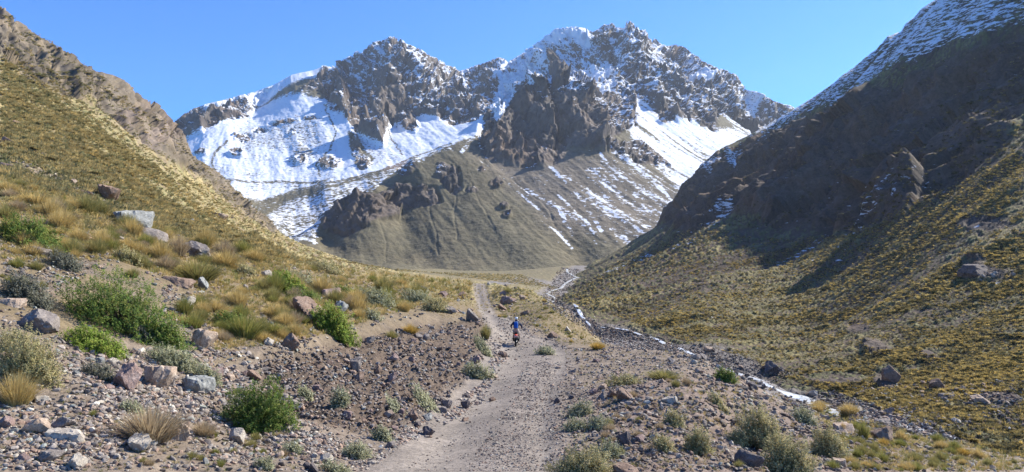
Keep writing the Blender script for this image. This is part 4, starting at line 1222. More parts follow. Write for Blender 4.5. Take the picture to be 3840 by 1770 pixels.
MAT_GRASS2 = col_mat('hill_grass', 1.5, 0.9, 0.3, True)
def cover(name, zones):
    P_, N_, S_, C_ = [], [], [], []
    for pts, cnt, m0, m1, cols, clump in zones:
        a, b = samples(pts, cnt); P, Nn, ok = hits(a, b); P, Nn = P[ok], Nn[ok]
        # the clumps thin out in patches
        f = fbm(P[:, 0] / 5, P[:, 1] / 5, P[:, 2] / 5, 3, s=500) + 0.5 * fbm(P[:, 0] / 40, P[:, 1] / 40, P[:, 2] / 40, 2, s=501) + 1.1 * fbm((0.97 * P[:, 1] - 0.25 * P[:, 0]) / 8, P[:, 2] / 60, P[:, 0] / 90, 3, s=502)
        k = f + rng.normal(0, 0.25, len(f)) > clump
        if a.min() > 500:
            for (ex, ey, ra, rb) in R_OUT: k &= ~(np.hypot((a[ok] - ex) / ra, (b[ok] - ey) / rb) < 0.9 + 0.3 * f)
            k &= b[ok] < np.interp(a[ok], [q_[0] for q_ in R_FOOT], [q_[1] for q_ in R_FOOT])
        P, Nn, f = P[k], Nn[k], f[k]; n = len(P)
        px_ = P[:, 1] / F
        sz = np.maximum(rng.uniform(m0, m1, n), 1.15 * px_ * rng.uniform(0.8, 1.3, n))
        ci = np.clip((rng.normal(0.5, 0.28, n) - 0.35 * f) * len(cols), 0, len(cols) - 1).astype(int)
        P_.append(P); N_.append(Nn); S_.append(sz); C_.append(np.array(cols)[ci] * rng.uniform(0.75, 1.3, (n, 1)))
    P_, N_, S_, C_ = map(np.concatenate, (P_, N_, S_, C_))
    sh = []
    for k in range(12):
        V, T, C = tuft(20, 1.0, 0.95, 0.26, 600 + k, 0.6, 1, ((1, 1, 1),))
        V[:, 2] += 0.22; sh.append((V, T))
    scatter_shapes(name, sh, P_, np.tile([0, 0, 1.0], (len(P_), 1)), S_ * 1.15, rng.uniform(0.55, 0.95, len(P_)), C_, MAT_GRASS2, 0.2, 0.25)
HC = [(0.50,0.38,0.16),(0.44,0.34,0.15),(0.34,0.28,0.13),(0.26,0.235,0.11),(0.19,0.19,0.09)]
RC = [(0.52,0.39,0.13),(0.41,0.31,0.11),(0.24,0.195,0.08),(0.115,0.105,0.05),(0.075,0.07,0.04)]
cover('hill_tussocks', [
 ([(0,60),(60,100),(140,160),(200,185),(262,228),(330,256),(400,275),(300,264),(200,240),(100,212),(0,175)], 21000, 0.16, 0.50, HC, -0.25),
 ([(0,175),(100,212),(200,240),(300,262),(300,275),(200,258),(100,235),(0,205)], 1500, 0.15, 0.4, HC, -0.1),
 ([(0,80),(60,120),(140,170),(200,195),(262,232),(300,250),(262,218),(225,184),(180,140),(100,80),(0,15)], 7000, 0.2, 0.55, HC[1:], -0.15),
 ([(300,255),(480,280),(560,290),(520,275),(400,272)], 2500, 0.3, 0.6, HC, -0.3),
 ([(560,300),(640,250),(700,225),(760,240),(850,235),(1024,150),(1024,300),(700,335),(620,318)], 28000, 0.2, 0.6, RC, -0.08),
 ([(620,318),(700,325),(1024,290),(1024,460),(900,420),(840,395),(770,375),(700,348)], 30000, 0.12, 0.42, RC, -0.02),
 ([(660,215),(730,150),(850,80),(1024,40),(1024,150),(850,235),(700,225)], 3500, 0.5, 1.0, RC[2:], 0.05),
 ([(1024,110),(1200,20),(1240,20),(1240,470),(1024,462)], 14000, 0.14, 0.5, RC, -0.02),
])

# ------------------------------------------------------------------ shrubs
def shrub_leaves(rx, ry, h, nleaf, ls, seed, cols, lump=0.25, flat=0.5, spiky=0.0):
    """leafy sprigs spread through the outer part of an uneven dome"""
    r = np.random.default_rng(seed)
    nspr = nleaf // 6
    d = r.normal(size=(nspr, 3)); d[:, 2] = np.abs(d[:, 2]) - 0.15; d /= np.linalg.norm(d, axis=1, keepdims=True)
    lumpv = 1 + lump * fbm(d[:, 0] * 2.1 + seed, d[:, 1] * 2.1, d[:, 2] * 2.1, 3, 0.6, s=400) * 2.0 + lump * 0.5 * fbm(d[:, 0] * 7 + seed, d[:, 1] * 7, d[:, 2] * 7, 2, s=402)
    depth = 1 - r.uniform(0, 1, nspr) ** 1.6 * 0.55
    hole = fbm(d[:, 0] * 3.6 + seed, d[:, 1] * 3.6 + 4, d[:, 2] * 3.6, 2, s=407) < -0.10
    depth = np.where(hole, depth * r.uniform(0.45, 0.85, nspr), depth)
    out_ = r.random(nspr) < 0.05; depth = np.where(out_, depth * r.uniform(1.0, 1.22, nspr), depth)
    c = d * (lumpv * depth)[:, None] * np.array([rx, ry, h])
    c[:, 2] = np.maximum(c[:, 2], 0.01)
    ctone = 1 + 0.35 * fbm(d[:, 0] * 3 + seed, d[:, 1] * 3, d[:, 2] * 3, 3, s=405)
    ci = r.integers(0, len(cols), nspr)
    base = np.array(cols)[ci] * ctone[:, None]
    base = base * r.uniform(0.8, 1.25, (nspr, 1))
    ax = d * 0.6 + np.array([0, 0, 0.7]) + r.normal(0, 0.35, (nspr, 3)); ax /= np.linalg.norm(ax, axis=1, keepdims=True)
    V = []; C = []
    for k in range(6):
        t = k / 5.0
        q = c + ax * (ls * (1.1 + spiky) * (t - 0.3) * 1.6)[..., None] if np.ndim(ls) else c + ax * (ls * (1.6 + spiky) * (t - 0.3))
        u = r.normal(size=(nspr, 3)); u = u - (u * ax).sum(1, keepdims=True) * ax * 0.6; u /= np.linalg.norm(u, axis=1, keepdims=True)
        w = np.cross(u, ax); w /= np.linalg.norm(w, axis=1, keepdims=True) + 1e-9
        L = ls * r.uniform(0.7, 1.2, (nspr, 1))
        V += [q - w * L * 0.22, q + u * L * 0.5 + w * L * 0.02 + w * L * 0.28, q + u * L * 1.0 + ax * L * 0.3, q + u * L * 0.5 - w * L * 0.32]
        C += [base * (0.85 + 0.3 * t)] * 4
    Va = np.stack(V, 1).reshape(-1, 3); Ca = np.stack(C, 1).reshape(-1, 3)
    Q = np.arange(len(Va)).reshape(-1, 4)
    return Va, Q, Ca

MAT_TWIG, _nt, _b = new_mat('shrub_twig')
_b.inputs['Base Color'].default_value = (0.12, 0.085, 0.06, 1)
def twigs(rx, ry, h, n, seed):
    r = np.random.default_rng(seed); V = []; T = []
    for i in range(n):
        a = r.uniform(0, 6.283); e = r.uniform(0.25, 1.45)
        d = np.array([math.cos(a) * math.cos(e) * rx, math.sin(a) * math.cos(e) * ry, math.sin(e) * h]) * r.uniform(0.55, 0.8)
        mid = d * 0.5 + r.normal(0, 0.06, 3) * rx
        w = 0.018 * max(rx, 0.4)
        s = np.array([-math.sin(a), math.cos(a), 0]) * w; t = np.array([0, 0, w])
        b = len(V)
        for q, k in ((np.zeros(3), 1.4), (mid, 1.0), (d, 0.35)):
            V += [q + s * k, q - s * k * 0.5 + t * k * 0.9, q - s * k * 0.5 - t * k * 0.9]
        for k in (0, 3):
            for j in range(3):
                a0, a1 = b + k + j, b + k + (j + 1) % 3
                T += [(a0, a1, a1 + 3), (a0, a1 + 3, a0 + 3)]
    return np.array(V), np.array(T)
SHC = {'green': ((0.105,0.165,0.028),(0.085,0.140,0.024),(0.150,0.195,0.035),(0.19,0.21,0.05)),
       'bright': ((0.20,0.26,0.035),(0.16,0.235,0.03),(0.25,0.28,0.05)),
       'deep': ((0.10,0.165,0.030),(0.08,0.13,0.025),(0.15,0.205,0.035),(0.21,0.22,0.045)),
       'sage': ((0.29,0.285,0.165),(0.24,0.245,0.13),(0.35,0.34,0.21)),
       'olive': ((0.34,0.30,0.14),(0.27,0.255,0.115),(0.42,0.35,0.18)),
       'greyd': ((0.15,0.15,0.11),(0.12,0.125,0.085),(0.19,0.18,0.13))}
def put_shrub(px, row, w, h, kind, label, name='shrub', group=None, dens=1.0, mesh_cache=None):
    g = hit(px, row)
    if g is None: return None
    p, n = g; m = p[1] / F
    rx = w * m / 2 * 0.92; hh = h * m * 0.86
    root = bpy.data.objects.new(name, None); COL.objects.link(root)
    root.empty_display_size = 0.2
    root.location = (p[0], p[1] + rx * 0.55, p[2] - 0.02)
    sp = 1.6 if kind in ('sage', 'greyd', 'olive') else 0.4
    seed = int(px * 7 + row * 13)
    pxs = w * h
    ls = max(1.9 * m, 0.022)
    nl = int(min(30000, max(900, pxs * 7.5 * dens)))
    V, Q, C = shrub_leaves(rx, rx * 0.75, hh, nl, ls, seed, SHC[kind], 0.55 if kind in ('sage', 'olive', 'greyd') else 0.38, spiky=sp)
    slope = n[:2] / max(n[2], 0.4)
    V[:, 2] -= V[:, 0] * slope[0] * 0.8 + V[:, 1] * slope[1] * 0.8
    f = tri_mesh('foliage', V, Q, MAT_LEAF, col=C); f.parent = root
    V, T = twigs(rx, rx * 0.75, hh, 26, seed)
    V[:, 2] -= V[:, 0] * slope[0] * 0.8 + V[:, 1] * slope[1] * 0.8
    t = tri_mesh('twigs', V, T, MAT_TWIG); t.parent = root
    tag(root, label, 'shrub', group)
    return root
SHRUBS = [
 (60,268,34,16,'greyd','low grey-green shrub on the brow right of the left back bush'),
 (125,262,30,14,'olive','olive shrub just above the big dark bush'),
 (228,330,40,20,'green','green cushion among tussocks left of the big red-brown boulder'),
 (300,285,30,12,'sage','sage shrub right of the small round bright bush'),
 (322,272,34,10,'olive','olive shrub on the far brow above the sage shrub'),
 (415,303,34,12,'sage','sage shrub in the golden grass near the far track'),
 (10,352,36,22,'olive','dry olive shrub at the left edge below the mauve boulder'),
 (140,340,34,14,'greyd','grey-green plant left of the yellow-flowered plant'),
 (128,414,26,10,'sage','sage plant above the broad straw tussock'),
 (290,455,22,12,'sage','sage plant right of the round green bush base'),
 (102,328,134,62,'deep','big spreading dark green bush on the left terrace, the largest bush'),
 (84,351,64,22,'bright','low bright green cushion bush in front of the big dark bush'),
 (18,245,66,32,'deep','green bush at the left edge above the big dark bush'),
 (254,434,84,54,'green','round green bush at the foot of the bank in the foreground'),
 (282,293,40,24,'bright','small round bright green bush beside the white rock'),
 (332,336,48,30,'bright','spiky bright green bush in front of the big red-brown boulder'),
 (306,306,50,16,'green','green bush behind the big red-brown boulder'),
 (343,297,24,11,'green','little green bush above the blue-grey marbled boulder'),
 (16,386,66,54,'olive','large olive bush cut by the left edge of the photo'),
 (20,302,48,27,'greyd','grey twiggy bush left of the big dark bush'),
 (158,346,46,28,'green','loose green plant with yellow flower heads in front of the big bush'),
 (168,368,54,20,'sage','pale sage cushion above the cracked beige slab'),
 (727,383,24,15,'green','green bush alone on the edge of the right terrace'),
 (675,429,22,18,'olive','olive shrub in the middle of the right embankment'),
 (699,456,30,28,'olive','olive shrub low on the right embankment'),
 (665,453,24,19,'olive','olive shrub right of the dark split rock'),
 (583,480,64,32,'olive','wide yellowish shrub at the bottom edge right of the track'),
 (607,460,30,17,'sage','sage shrub behind the wide yellowish bottom shrub'),
 (580,417,28,13,'sage','low sage plant by the track below the grey rock'),
 (598,431,24,13,'sage','low sage plant, right one of the pair by the track'),
 (577,432,24,12,'sage','low sage plant, left one of the pair by the track'),
 (770,452,56,42,'olive','tall olive-grey shrub on the right embankment edge'),
 (792,476,56,38,'olive','broad olive-grey shrub at the bottom of the right embankment'),
 (832,458,40,28,'olive','dark olive shrub beside the yellow tussocks'),
 (807,425,26,16,'sage','sage shrub on the embankment near the white water'),
 (338,407,20,17,'sage','sage shrub growing on the cut bank'),
 (306,402,16,13,'sage','small sage shrub on the left of the cut bank'),
 (381,441,20,14,'sage','sage shrub at the foot of the cut bank'),
 (395,413,18,9,'sage','thin sage plant low on the cut bank'),
 (427,412,32,11,'sage','wide low sage plant at the bank foot by the verge rocks'),
 (477,379,30,15,'sage','pale sage clump on the left verge near the rider'),
 (484,355,20,12,'sage','sage clump on the left verge behind the pale clump'),
 (355,460,30,15,'sage','sage clump in the rubble at the bottom'),
 (335,474,28,10,'sage','sage clump at the bottom edge left of the track'),
 (262,470,20,12,'sage','sage plant at the bottom edge below the round green bush'),
 (205,384,26,18,'sage','grey-green plant behind the blue-grey layered slab'),
 (95,378,34,14,'greyd','grey-green cushion left of the reddish leaning slab'),
 (375,305,40,17,'sage','wide sage shrub on the bank top among golden grass'),
 (435,312,30,14,'olive','dry olive shrub on the bank top near the far track'),
 (372,320,16,9,'sage','small sage shrub on the lip of the bank'),
 (245,275,20,10,'olive','olive shrub on the brow near the golden clump'),
 (545,355,18,8,'sage','low sage tuft on the right verge by the rider'),
 (625,385,34,9,'olive','dry yellowish cushion above the brown upright slab'),
 (740,445,20,15,'olive','olive shrub in front of the dark embankment boulder'),
 (720,410,18,13,'olive','olive shrub on the upper right embankment'),
]
for t in SHRUBS: put_shrub(*t)

# ------------------------------------------------------------------ the river
MAT_WATER, nt, b = new_mat('white_water')
n1 = noise(nt, 1.6, 5, 0.7); cc = ramp(nt, n1, [(0.30, (0.12, 0.15, 0.16)), (0.45, (0.60, 0.63, 0.64)), (0.60, (0.85, 0.86, 0.87))])
nt.links.new(cc, b.inputs['Base Color']); b.inputs['Roughness'].default_value = 0.12; b.inputs['Specular IOR Level'].default_value = 0.5
bmp = N(nt, 'ShaderNodeBump', Strength=0.7, Distance=0.08); nt.links.new(n1, bmp.inputs['Height']); nt.links.new(bmp.outputs[0], b.inputs['Normal'])
def gz(x, y):
    """height of the ground under a plan position"""
    z = -1e9
    for P, H in ((P_G, H_G), (P_R, H_R)):
        j = int(np.clip(np.searchsorted(P[P.shape[0] // 2, :, 1], y), 1, P.shape[1] - 1))
        i = int(np.argmin(np.abs(P[:, j, 0] - x)))
        if abs(P[i, j, 0] - x) < 4: z = max(z, P[i, j, 2])
    return z
def ribbon(segs):
    path = []                                        # from the nearest water up the valley
    for kind, pts in segs:
        if kind == 'seen':
            for i in range(len(pts) - 1):
                for j in range(3):
                    q = [pts[i][k] + (pts[i + 1][k] - pts[i][k]) * j / 3 for k in range(3)]
                    g = hit(q[0], q[1]); path.append((g[0][0], g[0][1], g[0][2], q[2] * g[0][1] / F))
            g = hit(pts[-1][0], pts[-1][1]); path.append((g[0][0], g[0][1], g[0][2], pts[-1][2] * g[0][1] / F))
        else:
            for x, y, w in pts: path.append((x, y, gz(x, y), w))
    P_ = np.array(path); d = np.concatenate([[0], np.cumsum(np.hypot(np.diff(P_[:, 0]), np.diff(P_[:, 1])))])
    t = np.arange(0, d[-1], 0.6)
    D = np.stack([np.interp(t, d, P_[:, k]) for k in range(4)], 1)
    for i in range(len(D)): D[i, 2] = gz(D[i, 0], D[i, 1])
    k = 15
    for c in range(4): D[:, c] = np.convolve(np.pad(D[:, c], k // 2, mode='edge'), np.ones(k) / k, 'valid')
    w = D[:, 3] * (0.75 + 0.45 * fbm2(t / 3.0, t * 0, 3, s=700)); V = []; Q = []
    for i in range(len(D)):
        q = D[min(i + 1, len(D) - 1)] - D[max(i - 1, 0)]; s_ = np.array([-q[1], q[0], 0]) / (math.hypot(q[0], q[1]) + 1e-9)
        for u in (-1, -0.5, 0, 0.5, 1):
            V.append(D[i, :3] + s_ * w[i] * u + np.array([0, 0, 0.16 - 0.12 * abs(u) + random.uniform(-0.02, 0.02)]))
    for i in range(len(D) - 1):
        for u in range(4): Q.append((i * 5 + u, i * 5 + u + 1, i * 5 + u + 6, i * 5 + u + 5))
    ob = tri_mesh('river', V, Q, MAT_WATER, smooth=True)
    return tag(ob, kind='structure')
ribbon([('plan', [(36.5, 60, 0.5), (34.5, 64, 0.7), (32, 69, 0.9)]),
        ('seen', [(830,407,12),(818,403,16),(802,399,17),(788,394,11),(772,390,6),(761,386,5)]),
        ('plan', [(33.5, 98, 0.8), (31, 116, 0.8)]),
        ('seen', [(688,351.5,4),(675,347,4),(660,341,3.5),(645,335.5,3.5),(635,333,3.2),(622,329,2.5),(602,327.2,1.6),(590,325,1.4)]),
        ('plan', [(19, 215, 0.8), (16.5, 260, 0.8)]),
        ('seen', [(545,303,1.8),(555.5,301.5,2.2),(553,297.5,2),(547,294.7,2),(550,292,2),(561,289,2.2),(566.5,283,2),(577.6,278,2),(568,273.6,1.5),(566.5,269,1.5)])])

# ------------------------------------------------------------------ rider and motorcycle
def smat(name, c, rough=0.6, metal=0.0):
    m, nt, b = new_mat(name)
    b.inputs['Roughness'].default_value = rough; b.inputs['Metallic'].default_value = metal
    n1 = noise(nt, 25.0, 3, 0.6)
    cc = mix_col(nt, 1.0, (*c, 1), ramp(nt, n1, [(0.3, 0.85), (0.7, 1.15)]), 'MULTIPLY')
    nt.links.new(cc, b.inputs['Base Color'])
    return m
M_NAVY = smat('navy_cloth', (0.012, 0.022, 0.06)); M_BLUE = smat('blue_cloth', (0.02, 0.09, 0.36)); M_LBLUE = smat('light_blue_cloth', (0.09, 0.26, 0.60))
M_TAN = smat('tan_cloth', (0.36, 0.28, 0.22)); M_BLACK = smat('black_rubber', (0.02, 0.02, 0.02), 0.8); M_SKIN = smat('skin', (0.42, 0.26, 0.19))
M_WHITE = smat('white_shell', (0.75, 0.75, 0.76), 0.3); M_RED = smat('red_plastic', (0.55, 0.05, 0.03), 0.4); M_STEEL = smat('steel', (0.35, 0.35, 0.36), 0.4, 0.8)
M_DRED = smat('dark_red_cloth', (0.06, 0.012, 0.012)); M_WR = smat('pale_red_plastic', (0.72, 0.34, 0.27), 0.4)

def skin_mesh(name, joints, bones, mat, parent=None, sub=1):
    me = bpy.data.meshes.new(name)
    keys = list(joints)
    me.from_pydata([joints[k][:3] for k in keys], [(keys.index(a), keys.index(b)) for a, b in bones], [])
    ob = bpy.data.objects.new(name, me); COL.objects.link(ob)
    md = ob.modifiers.new('skin', 'SKIN'); md.use_smooth_shade = True
    for i, k in enumerate(keys):
        sv = me.skin_vertices[0].data[i]
        r = joints[k][3]; sv.radius = (r, r) if not isinstance(r, tuple) else r
        sv.use_root = (i == 0)
    s = ob.modifiers.new('smooth', 'SUBSURF'); s.levels = sub; s.render_levels = sub
    me.materials.append(mat)
    if parent: ob.parent = parent
    return ob

def bm_part(name, build, mat, parent, smooth=True, bevel=0.0):
    bm = bmesh.new(); build(bm)
    if bevel > 0: bmesh.ops.bevel(bm, geom=list(bm.edges), offset=bevel, segments=2, affect='EDGES', profile=0.6)
    me = bpy.data.meshes.new(name); bm.to_mesh(me); bm.free()
    for p in me.polygons: p.use_smooth = smooth
    me.materials.append(mat)
    ob = bpy.data.objects.new(name, me); COL.objects.link(ob)
    if parent: ob.parent = parent
    return ob
def b_torus(bm, c, R, r, axis='X', nu=36, nv=10, stretch=1.0):
    vs = []
    for i in range(nu):
        a = 2 * math.pi * i / nu; ring = []
        for j in range(nv):
            t = 2 * math.pi * j / nv
            q = (r * stretch * math.sin(t), (R + r * math.cos(t)) * math.cos(a), (R + r * math.cos(t)) * math.sin(a))
            ring.append(bm.verts.new((c[0] + q[0], c[1] + q[1], c[2] + q[2])))
        vs.append(ring)
    for i in range(nu):
        for j in range(nv):
            bm.faces.new((vs[i][j], vs[(i + 1) % nu][j], vs[(i + 1) % nu][(j + 1) % nv], vs[i][(j + 1) % nv]))
def b_tube(bm, a, b, r, r2=None, n=10):
    a, b = Vector(a), Vector(b); d = b - a
    mt = Matrix.Translation((a + b) / 2) @ d.to_track_quat('Z', 'Y').to_matrix().to_4x4()
    bmesh.ops.create_cone(bm, cap_ends=True, segments=n, radius1=r, radius2=r if r2 is None else r2, depth=d.length, matrix=mt)
def b_box(bm, c, s, rx=0.0, taper=1.0):
    mt = Matrix.Translation(c) @ Matrix.Rotation(rx, 4, 'X') @ Matrix.Diagonal((*s, 1))
    r = bmesh.ops.create_cube(bm, size=1.0, matrix=mt)
    if taper != 1.0:
        for v in r['verts']:
            if (mt.inverted() @ v.co).y < 0: v.co.x = c[0] + (v.co.x - c[0]) * taper

rp, rn = hit(516, 346.8, 'G')
RX, RY, RZ = float(rp[0]), float(rp[1]), float(rp[2])
moto = bpy.data.objects.new('motorcycle', None); COL.objects.link(moto); moto.location = (RX, RY, RZ)
moto.rotation_euler = (0, 0, math.radians(-4))
tag(moto, 'red and black off-road motorcycle seen from behind on the gravel track', 'motorcycle')
def wheel(y, R):
    w = bm_part('wheel', lambda bm: b_tube(bm, (-0.07, y, R + 0.06), (0.07, y, R + 0.06), 0.045), M_STEEL, moto)
    def ty(bm):
        b_torus(bm, (0, y, R + 0.06), R, 0.06, nv=10)
        for i in range(40):
            a = 2 * math.pi * i / 40
            for sx in (-0.028, 0.028):
                b_box(bm, (sx * (1 if i % 2 else 1.3), y + math.cos(a) * (R + 0.055), R + 0.06 + math.sin(a) * (R + 0.055)), (0.04, 0.03, 0.03), a)
    bm_part('tyre', ty, M_BLACK, w, smooth=False)
    bm_part('rim', lambda bm: b_torus(bm, (0, y, R + 0.06), R - 0.06, 0.018), M_STEEL, w)
    def sp(bm):
        for i in range(18):
            a = 2 * math.pi * i / 18
            b_tube(bm, ((-1) ** i * 0.04, y, R + 0.06), (0, y + math.cos(a) * (R - 0.06), R + 0.06 + math.sin(a) * (R - 0.06)), 0.004, n=5)
    bm_part('spokes', sp, M_STEEL, w)
wheel(0.0, 0.27); wheel(1.42, 0.29)
def fender(bm):
    pts = [(-0.30, 0.80), (-0.18, 0.84), (0.05, 0.85), (0.30, 0.82), (0.50, 0.80)]
    ws = [0.07, 0.09, 0.10, 0.11, 0.10]; vs = []
    for (y, z), w in zip(pts, ws):
        vs.append([bm.verts.new((x * w, y, z - abs(x) ** 2 * 0.05 - dz)) for dz in (0, 0.02) for x in (-1, -0.5, 0, 0.5, 1)])
    for i in range(len(vs) - 1):
        for k in range(4):
            bm.faces.new((vs[i][k], vs[i][k + 1], vs[i + 1][k + 1], vs[i + 1][k]))
            bm.faces.new((vs[i][k + 5], vs[i + 1][k + 5], vs[i + 1][k + 6], vs[i][k + 6]))
        bm.faces.new((vs[i][0], vs[i + 1][0], vs[i + 1][5], vs[i][5])); bm.faces.new((vs[i][4], vs[i][9], vs[i + 1][9], vs[i + 1][4]))
    for e in (vs[0], vs[-1]):
        for k in range(4): bm.faces.new((e[k], e[k + 5], e[k + 6], e[k + 1]))
bm_part('rear_fender', fender, M_RED, moto)
bm_part('side_panel', lambda bm: b_box(bm, (-0.12, 0.12, 0.74), (0.03, 0.36, 0.20), 0.15), M_WR, moto, bevel=0.01)
bm_part('side_panel', lambda bm: b_box(bm, (0.12, 0.12, 0.74), (0.03, 0.36, 0.20), 0.15), M_WR, moto, bevel=0.01)
bm_part('number_plate', lambda bm: b_box(bm, (0, -0.315, 0.72), (0.17, 0.015, 0.14), -0.3), M_WR, moto, bevel=0.004)
bm_part('tail_light', lambda bm: b_box(bm, (0, -0.335, 0.77), (0.06, 0.02, 0.03)), M_RED, moto, bevel=0.004)
bm_part('seat', lambda bm: b_box(bm, (0, 0.42, 0.90), (0.20, 0.72, 0.09)), M_BLACK, moto, bevel=0.03)
bm_part('fuel_tank', lambda bm: b_box(bm, (0, 0.88, 0.92), (0.30, 0.36, 0.22), 0.15, 0.7), M_RED, moto, bevel=0.05)
def engine(bm):
    b_box(bm, (0, 0.68, 0.42), (0.26, 0.36, 0.24)); b_box(bm, (0, 0.76, 0.64), (0.17, 0.18, 0.24), -0.2)
    for k in range(5): b_box(bm, (0, 0.76, 0.56 + 0.04 * k), (0.21, 0.22, 0.012), -0.2)
bm_part('engine', engine, M_STEEL, moto, False)
def frame(bm):
    for s in (-1, 1):
        b_tube(bm, (s * 0.09, 0.0, 0.33), (s * 0.11, 0.55, 0.40), 0.022); b_tube(bm, (s * 0.09, 0.52, 0.40), (s * 0.07, 0.45, 0.84), 0.018)
        b_tube(bm, (s * 0.07, 0.45, 0.86), (s * 0.05, 1.10, 1.0), 0.018); b_tube(bm, (s * 0.10, 0.5, 0.30), (s * 0.05, 1.08, 0.9), 0.018)
        b_tube(bm, (s * 0.08, -0.1, 0.80), (s * 0.08, 0.5, 0.82), 0.014); b_tube(bm, (s * 0.11, 0.45, 0.33), (s * 0.27, 0.45, 0.33), 0.014)
bm_part('frame', frame, M_BLACK, moto)
def fork(s):
    def f(bm): b_tube(bm, (s * 0.10, 1.42, 0.34), (s * 0.10, 1.08, 1.10), 0.028); b_tube(bm, (s * 0.10, 1.42, 0.34), (s * 0.10, 1.28, 0.66), 0.036)
    return f
bm_part('fork_leg', fork(-1), M_STEEL, moto); bm_part('fork_leg', fork(1), M_STEEL, moto)
def bars(bm):
    b_tube(bm, (-0.12, 1.04, 1.13), (0.12, 1.04, 1.13), 0.014)
    for s in (-1, 1): b_tube(bm, (s * 0.12, 1.04, 1.13), (s * 0.24, 0.96, 1.19), 0.014); b_tube(bm, (s * 0.24, 0.96, 1.19), (s * 0.40, 0.90, 1.20), 0.015)
hb = bm_part('handlebar', bars, M_STEEL, moto)
for s in (-1, 1): bm_part('grip', lambda bm, s=s: b_tube(bm, (s * 0.29, 0.94, 1.196), (s * 0.405, 0.897, 1.201), 0.019), M_BLACK, hb)
def exh(bm): b_tube(bm, (0.15, -0.20, 0.66), (0.15, 0.25, 0.56), 0.05, 0.045, 14); b_tube(bm, (0.15, 0.25, 0.56), (0.13, 0.62, 0.42), 0.022)
bm_part('exhaust', exh, M_STEEL, moto)
bm_part('front_fender', lambda bm: b_box(bm, (0, 1.44, 0.76), (0.12, 0.55, 0.03), -0.12), M_RED, moto, bevel=0.01)
bm_part('headlight', lambda bm: b_box(bm, (0, 1.22, 1.05), (0.18, 0.08, 0.20), -0.3), M_WHITE, moto, bevel=0.02)

per = bpy.data.objects.new('person', None); COL.objects.link(per); per.location = (RX, RY, RZ); per.rotation_euler = moto.rotation_euler
tag(per, 'motorcycle rider in navy jacket, tan shorts and white helmet standing on the footpegs', 'person')
J = {'pel': (0, 0.22, 1.10, 0.135), 'wa': (0, 0.30, 1.28, 0.125), 'ch': (0, 0.44, 1.50, 0.155), 'nk': (0, 0.55, 1.70, 0.062), 'hd': (0, 0.60, 1.82, 0.095), 'ht': (0, 0.62, 1.93, 0.085)}
B = [('pel', 'wa'), ('wa', 'ch'), ('ch', 'nk'), ('nk', 'hd'), ('hd', 'ht')]
for s, t in ((-1, 'l'), (1, 'r')):
    J.update({'sh' + t: (s * 0.19, 0.50, 1.61, 0.07), 'el' + t: (s * 0.37, 0.62, 1.38, 0.05), 'wr' + t: (s * 0.35, 0.86, 1.235, 0.034), 'pa' + t: (s * 0.35, 0.915, 1.225, 0.036),
              'hi' + t: (s * 0.10, 0.24, 1.03, 0.095), 'kn' + t: (s * 0.16, 0.50, 0.74, 0.062), 'an' + t: (s * 0.18, 0.42, 0.42, 0.045), 'to' + t: (s * 0.19, 0.62, 0.37, 0.04)})
    B += [('ch', 'sh' + t), ('sh' + t, 'el' + t), ('el' + t, 'wr' + t), ('wr' + t, 'pa' + t), ('pel', 'hi' + t), ('hi' + t, 'kn' + t), ('kn' + t, 'an' + t), ('an' + t, 'to' + t)]
    for k in range(4):
        ox = s * (0.315 + 0.022 * k)
        J.update({'f%s%da' % (t, k): (ox, 0.945, 1.232, 0.010), 'f%s%db' % (t, k): (ox, 0.975 - 0.003 * k, 1.205, 0.009), 'f%s%dc' % (t, k): (ox, 0.955, 1.178, 0.008)})
        B += [('pa' + t, 'f%s%da' % (t, k)), ('f%s%da' % (t, k), 'f%s%db' % (t, k)), ('f%s%db' % (t, k), 'f%s%dc' % (t, k))]
    J.update({'t%sa' % t: (s * 0.305, 0.90, 1.205, 0.011), 't%sb' % t: (s * 0.29, 0.925, 1.185, 0.009)})
    B += [('pa' + t, 't%sa' % t), ('t%sa' % t, 't%sb' % t)]
skin_mesh('body', J, B, M_SKIN, per)
JJ = {'wa': (0, 0.25, 1.17, 0.165), 'm': (0, 0.33, 1.34, 0.165), 'ch': (0, 0.44, 1.52, 0.185), 'nk': (0, 0.52, 1.67, 0.09)}
JB = [('wa', 'm'), ('m', 'ch'), ('ch', 'nk')]
for s, t in ((-1, 'l'), (1, 'r')):
    JJ.update({'sh' + t: (s * 0.21, 0.50, 1.60, 0.095), 'el' + t: (s * 0.39, 0.62, 1.38, 0.072), 'wr' + t: (s * 0.355, 0.85, 1.24, 0.048)})
    JB += [('ch', 'sh' + t), ('sh' + t, 'el' + t), ('el' + t, 'wr' + t)]
skin_mesh('jacket', JJ, JB, M_NAVY, per)
SJ = {'p': (0, 0.22, 1.11, 0.165)}; SB = []
for s, t in ((-1, 'l'), (1, 'r')):
    SJ.update({'h' + t: (s * 0.11, 0.26, 0.99, 0.125), 'k' + t: (s * 0.165, 0.45, 0.80, 0.10)}); SB += [('p', 'h' + t), ('h' + t, 'k' + t)]
skin_mesh('shorts', SJ, SB, M_TAN, per)
for s in (-1, 1):
    skin_mesh('knee_guard', {'a': (s * 0.165, 0.50, 0.78, 0.085), 'b': (s * 0.18, 0.44, 0.62, 0.07)}, [('a', 'b')], M_DRED, per)
    skin_mesh('boot', {'a': (s * 0.178, 0.44, 0.64, 0.078), 'b': (s * 0.18, 0.42, 0.44, 0.068), 'c': (s * 0.18, 0.44, 0.38, 0.060), 'd': (s * 0.19, 0.64, 0.365, 0.045)}, [('a', 'b'), ('b', 'c'), ('c', 'd')], M_BLACK, per)
    skin_mesh('glove', {'a': (s * 0.352, 0.86, 1.235, 0.045), 'b': (s * 0.35, 0.915, 1.225, 0.045)}, [('a', 'b')], M_BLACK, per)
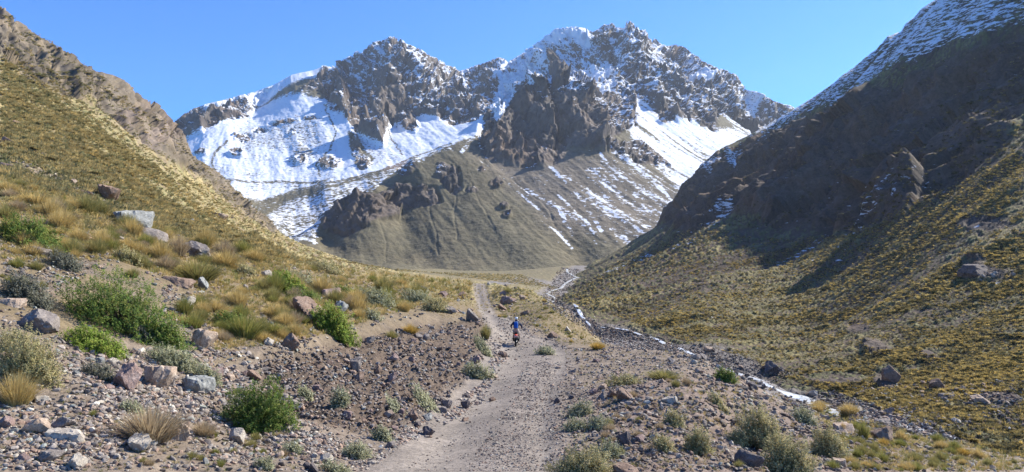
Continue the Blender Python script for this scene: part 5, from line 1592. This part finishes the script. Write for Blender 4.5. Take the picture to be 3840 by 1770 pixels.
skin_mesh('helmet', {'a': (0, 0.58, 1.84, 0.115), 'b': (0, 0.60, 1.94, 0.135), 'c': (0, 0.61, 2.03, 0.10)}, [('a', 'b'), ('b', 'c')], M_WHITE, per, 2)
skin_mesh('neck_scarf', {'a': (0, 0.50, 1.70, 0.10), 'b': (0, 0.57, 1.84, 0.125)}, [('a', 'b')], M_NAVY, per, 2)
pack = bpy.data.objects.new('backpack', None); COL.objects.link(pack); pack.location = per.location; pack.rotation_euler = per.rotation_euler
tag(pack, 'blue backpack with a light blue strap on the rider\'s back', 'backpack')
bm_part('pack_bag', lambda bm: b_box(bm, (0, 0.20, 1.43), (0.27, 0.17, 0.40), -0.45), M_BLUE, pack, bevel=0.05)
bm_part('top_flap', lambda bm: b_box(bm, (0, 0.31, 1.64), (0.24, 0.16, 0.09), -0.45), M_LBLUE, pack, bevel=0.03)
bm_part('strap', lambda bm: b_box(bm, (0.10, 0.12, 1.42), (0.07, 0.03, 0.36), -0.45), M_LBLUE, pack, bevel=0.01)

# ------------------------------------------------------------------ the air: far slopes pale a little
hz = bpy.data.materials.new('haze'); hz.use_nodes = True
nt = hz.node_tree; nt.nodes.remove(nt.nodes['Principled BSDF'])
pv = nt.nodes.new('ShaderNodeVolumePrincipled'); pv.inputs['Color'].default_value = (0.80, 0.88, 1.0, 1)
pv.inputs['Density'].default_value = 0.000045; pv.inputs['Anisotropy'].default_value = 0.3
nt.links.new(pv.outputs[0], nt.nodes['Material Output'].inputs['Volume'])
zs = np.concatenate([P_M[..., 2].ravel(), P_R[..., 2].ravel(), P_G[..., 2].ravel()])
xs = np.concatenate([P_M[..., 0].ravel(), P_R[..., 0].ravel(), P_G[..., 0].ravel()])
z0, z1 = float(zs.min()) - 1, float(zs.max()) + 8; x0, x1 = float(xs.min()) - 20, float(xs.max()) + 20
hb_ = bpy.data.meshes.new('haze')
y0, y1 = -30.0, 3000.0
cs_ = [(x, y, z) for z in (z0, z1) for y in (y0, y1) for x in (x0, x1)]
hb_.from_pydata(cs_, [], [(0, 2, 3, 1), (4, 5, 7, 6), (0, 1, 5, 4), (2, 6, 7, 3), (0, 4, 6, 2), (1, 3, 7, 5)])
hb_.materials.append(hz)
ho = bpy.data.objects.new('haze', hb_); COL.objects.link(ho); tag(ho, kind='stuff')
SC.cycles.volume_bounces = 0
